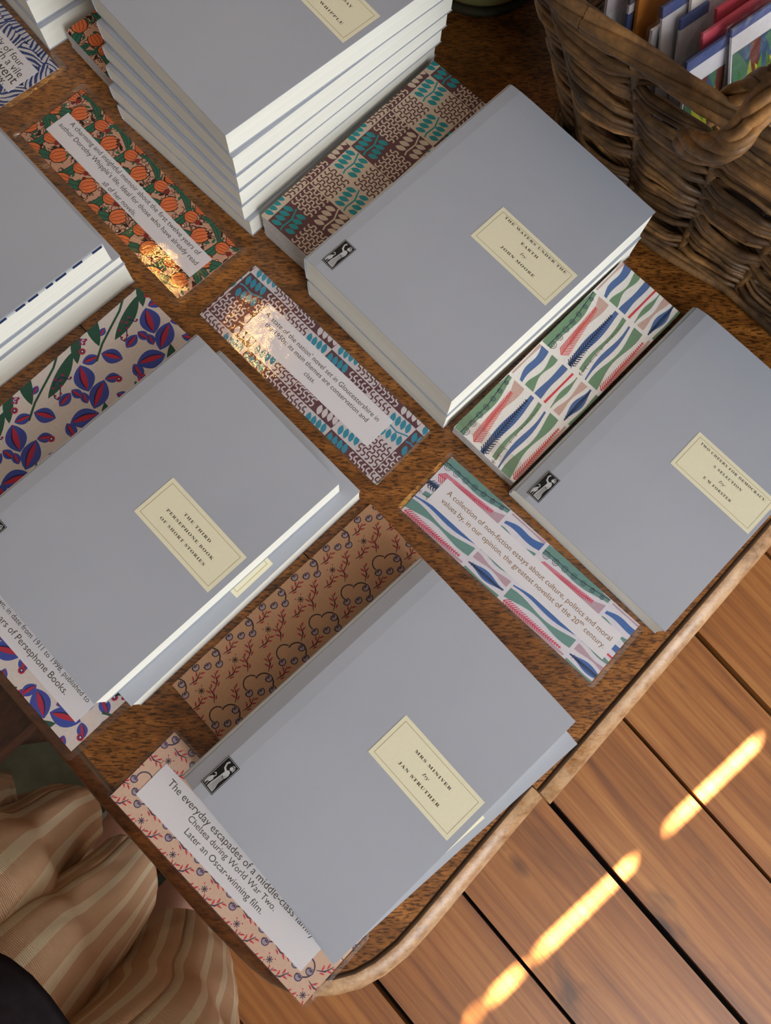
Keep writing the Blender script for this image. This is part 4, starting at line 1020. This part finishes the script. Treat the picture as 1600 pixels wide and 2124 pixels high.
# ---------------------------------------------------------------- enamel bowl
def bowl():
    o = empty('bowl', (.0985, .5610, T), 0, 'olive green enamel bowl behind the tall stack of books at the top', 'bowl')
    mb = MB(); mb.lathe([(0, .004), (.040, .004), (.046, .006), (.0525, .014), (.062, .035), (.072, .060), (.079, .078), (.081, .080), (.079, .081), (.070, .060), (.060, .036), (.050, .017), (.044, .009), (0, .008)], M['enamel'], 64); mb.build('bowl_body', o)
    mb = MB(); mb.lathe([(.042, 0), (.049, 0), (.0515, .0015), (.0515, .004), (.049, .0062), (.044, .0062), (.042, 0)], M['enamel_dark'], 64); mb.build('foot_ring', o)
bowl()

# ---------------------------------------------------------------- stool under the table
def stool():
    p = at(62, 1525, -.27); q = at(0, 1585, -.27); e = (q - p); e.z = 0; e.normalize(); n = Vector((e.y, -e.x, 0))
    if n.y < 0: n = -n
    c = p - e * .09 + n * .165
    o = empty('stool', (c.x, c.y, .0085), math.atan2(e.y, e.x), 'dark wooden stool under the lower left side of the table', 'stool')
    zt = T - .27; mb = MB(); mb.box(-.17, .17, -.16, .16, zt - .03, zt, M['darkwood']); mb.build('seat', o)
    for a_ in (-.14, .14):
        for b_ in (-.13, .13):
            mb = MB(); mb.tube([(a_, b_, 0), (a_ * .93, b_ * .93, zt - .03)], [.014, .018], M['darkwood'], 12); mb.build('leg', o)
stool()

# ---------------------------------------------------------------- person in striped trousers
def loft(rings, m, name, parent, ustripes=9, k=72, cap=False, thick=.0025, folds=0.0, seed=1, v_scale=6.0):
    """rings: (centre, radius_x, radius_y, tilt_dir) ; smooth cloth tube with soft folds"""
    K = rings; n = 48; mb = MB(); uv = []; r = random.Random(seed); ph = [r.random() * 6.28 for _ in range(8)]
    def cr(a, b, c_, d_, t): return .5 * ((2 * b) + (c_ - a) * t + (2 * a - 5 * b + 4 * c_ - d_) * t * t + (3 * b - a - 3 * c_ + d_) * t ** 3)
    def ev(i, t, f): return cr(f(K[max(i - 1, 0)]), f(K[i]), f(K[i + 1]), f(K[min(i + 2, len(K) - 1)]), t)
    C_ = []
    for s in range(n + 1):
        t = s / n * (len(K) - 1); i = min(int(t), len(K) - 2); t -= i
        C_.append((Vector([ev(i, t, lambda q, j=j: q[0][j]) for j in range(3)]), ev(i, t, lambda q: q[1]), ev(i, t, lambda q: q[2])))
    ref = Vector((0.3, 1, 0)).normalized()
    for s in range(n + 1):
        c_, ra, rb = C_[s]; d_ = (C_[min(s + 16, n)][0] - C_[max(s - 16, 0)][0]).normalized()
        a_ = (ref - d_ * ref.dot(d_)).normalized(); b_ = d_.cross(a_); v = s / n
        for j in range(k + 1):
            t = 2 * PI * j / k
            w = 1 + folds * (.5 * math.sin(3 * t + ph[0] + v * 2) + .35 * math.sin(5 * t + ph[1] - v * 3) + .25 * math.sin(9 * t + ph[2] + v * 4) + .12 * math.sin(14 * t + ph[3]) + .30 * math.sin(7 * t + 16 * v + ph[5]) * math.sin(PI * v) + .16 * math.sin(11 * t - 23 * v + ph[6]))
            p = c_ + a_ * (ra * w * math.cos(t)) + b_ * (rb * w * math.sin(t)) + d_ * (.010 * folds * 4 * math.sin(2 * t + ph[4]) * (1 if s < 3 else 0))
            mb.v.append(tuple(p)); uv.append((t / (2 * PI) * ustripes, v * v_scale))
    kk = k + 1; mi = mb.midx(m)
    for s in range(n):
        for j in range(k): mb.f.append((s * kk + j, s * kk + j + 1, (s + 1) * kk + j + 1, (s + 1) * kk + j)); mb.mi.append(mi); mb.smooth.append(True)
    mb.uv = uv; o = mb.build(name, parent)
    md = o.modifiers.new('thickness', 'SOLIDIFY'); md.thickness = thick; md.offset = -1
    return o
def person():
    hx, hy = -.42, -.44
    o = empty('person', (hx, hy, .0085), 0, 'person in wide striped linen trousers and a dark coat standing at the lower left', 'person')
    inv = Matrix.Translation((-hx, -hy, 0))
    def P(u, v, z): return inv @ at(u, v, z)
    # continuous body: pelvis root, two legs with feet, spine
    V = [(0, 0, .86), (-.07, .03, .82), (-.02, .10, .46), (.060, .190, .085), (.130, .290, .035),
         (.09, -.01, .82), (.145, .01, .46), (.140, .112, .085), (.225, .205, .035),
         (0, -.03, 1.0), (0, -.05, 1.18), (0, -.06, 1.34)]
    E = [(0, 1), (1, 2), (2, 3), (3, 4), (0, 5), (5, 6), (6, 7), (7, 8), (0, 9), (9, 10), (10, 11)]
    Rr = [.11, .085, .055, .034, .030, .085, .055, .034, .030, .11, .13, .11]
    me = bpy.data.meshes.new('body'); me.from_pydata(V, E, []); me.materials.append(M['skin'])
    b = bpy.data.objects.new('body', me); COL.objects.link(b); b.parent = o
    sk = b.modifiers.new('skin', 'SKIN'); sk.use_smooth_shade = True
    for i, sv in enumerate(me.skin_vertices[0].data): sv.radius = (Rr[i], Rr[i]); sv.use_root = (i == 0)
    b.modifiers.new('sub', 'SUBSURF').levels = 2; b.modifiers['sub'].render_levels = 2
    W3 = lambda x, y, z: Vector((x - hx, y - hy, z + T))
    # trousers: leg nearest the lower frame edge; leg further left, with a loose outer fold
    tr = loft([(P(338, 2040, -.56), .090, .092), (P(328, 2090, -.50), .094, .094), (P(305, 2180, -.42), .100, .098), (P(250, 2330, -.28), .108, .10), (W3(-.37, -.46, .02), .12, .12)], M['linen'], 'trousers', o, 22, folds=.05, seed=3)
    tl = loft([(P(268, 1812, -.46), .055, .040), (P(212, 1880, -.42), .062, .046), (P(120, 1970, -.36), .075, .055), (P(0, 2080, -.28), .09, .07), (W3(-.44, -.42, .0), .12, .12)], M['linen'], 'trouser_panel', o, 15, folds=.05, seed=8)
    t2 = loft([(P(150, 1690, -.50), .042, .046), (P(100, 1728, -.46), .056, .050), (P(20, 1795, -.40), .068, .06), (P(-110, 1890, -.30), .09, .09), (W3(-.47, -.36, .0), .11, .11)], M['linen'], 'trouser_panel', o, 13, folds=.06, seed=12)
    t3 = loft([(P(178, 1775, -.53), .020, .014), (P(120, 1825, -.50), .026, .018), (P(20, 1890, -.46), .036, .024), (P(-120, 1960, -.38), .05, .04)], M['linen'], 'trouser_fold', o, 8, folds=.16, seed=15)
    t4 = loft([(P(30, 1640, -.44), .020, .030), (P(-30, 1650, -.42), .030, .034), (P(-120, 1690, -.36), .05, .05)], M['linen'], 'trouser_fold', o, 7, folds=.05, seed=19)
    # socks and shoes
    def shoe(name, heel, toe, m, sole=True, w=.036, hgt=.055):
        h_, t_ = Vector(heel), Vector(toe); d_ = (t_ - h_); L = d_.length; d_.normalize(); s_ = Vector((-d_.y, d_.x, 0)); mb = MB(); vs = []; n, k = 14, 16
        for i in range(n + 1):
            f = i / n; wd = w * (.62 + .55 * math.sin(PI * min(1, f * .9 + .08)) ** .8) * (1 if f < .9 else (1 - (f - .9) * 6)); hh = hgt * (1.0 - .55 * f) * (1 if f > .04 else .7)
            for j in range(k): t = 2 * PI * j / k; vs.append(h_ + d_ * (L * f) + s_ * (wd * math.cos(t)) + Vector((0, 0, .012 + hh * .5 + hh * .5 * math.sin(t))))
        mb.add(vs, [(i * k + j, i * k + (j + 1) % k, (i + 1) * k + (j + 1) % k, (i + 1) * k + j) for i in range(n) for j in range(k)], m, True)
        mb.add(vs[:k], [tuple(reversed(range(k)))], m); mb.add(vs[-k:], [tuple(range(k))], m); s = mb.build(name, o)
        mb = MB(); poly = []
        for sg in (1, -1):
            for i in range(n + 1):
                f = (i if sg == 1 else n - i) / n; wd = w * 1.06 * (.62 + .55 * math.sin(PI * min(1, f * .9 + .08)) ** .8) * (1 if f < .9 else (1 - (f - .9) * 5))
                p = h_ + d_ * (L * f) + s_ * (wd * sg); poly.append((p.x, p.y))
        mb.prism(poly, .0005, .014, M['sole']); mb.build('sole', s)
        return s
    shoe('shoe', (.040, .160, 0), (.165, .330, 0), M['sock']); shoe('shoe', (.098, .066, 0), (.225, .205, 0), M['shoe'], hgt=.07)
    mb = MB(); mb.tube([(.062, .194, .03), (.058, .188, .10), (.050, .178, .135)], [.046, .042, .044], M['sock'], 20); mb.build('sock', o)
    # coat
    loft([(W3(-.400, -.390, -.20), .235, .235), (W3(-.42, -.42, -.05), .21, .20), (W3(-.43, -.44, .12), .19, .17), (W3(-.43, -.46, .35), .18, .15), (W3(-.43, -.47, .60), .17, .13)], M['coat'], 'coat', o, 1, folds=.03, seed=5, thick=.006)
person()

# ---------------------------------------------------------------- pendant lamp
def pendant(x, y, label):
    z = T + 1.45
    o = empty('pendant_lamp', (x, y, z), 0, label, 'lamp', 'pendant lamps')
    mb = MB(); mb.lathe([(.0, .04), (.010, .036), (.016, .02), (.020, .0), (.016, -.018), (.0, -.026)], M['bulb'], 24); mb.build('bulb', o)
    mb = MB(); mb.lathe([(.012, .12), (.03, .118), (.08, .09), (.11, .03), (.112, .03), (.082, .092), (.03, .122), (.012, .124)], M['brass'], 40); mb.build('lamp_shade', o)
    mb = MB(); mb.tube([(0, 0, .05), (0, 0, .12), (0, 0, ZC - z)], .004, M['black'], 8); mb.build('cord', o)
pendant(-.275, .865, 'warm pendant lamp hanging above the table, nearer the tall stack of books')
pendant(-.525, 1.08, 'warm pendant lamp hanging above the table, farther to the left')

def added_warm_fill(x, y):  # added fill that warms the left-facing sides; no known lamp there
    o = empty('added_warm_fill', (x, y, ZC - .10), 0, 'round unseen fill lamp added under the ceiling for warm light from the left', 'lamp')
    mb = MB(); mb.lathe([(0, -.02), (.15, -.02), (.19, .0), (.19, .03)], emis('warm_fill_emitter', (1.0, .86, .70, 1), 8), 48); mb.build('fill_disc', o)
    mb = MB(); mb.lathe([(.195, -.005), (.21, .0), (.21, .0995), (0, .0995)], M['brass'], 48); mb.build('fill_mount', o)
added_warm_fill(-1.45, 1.9)
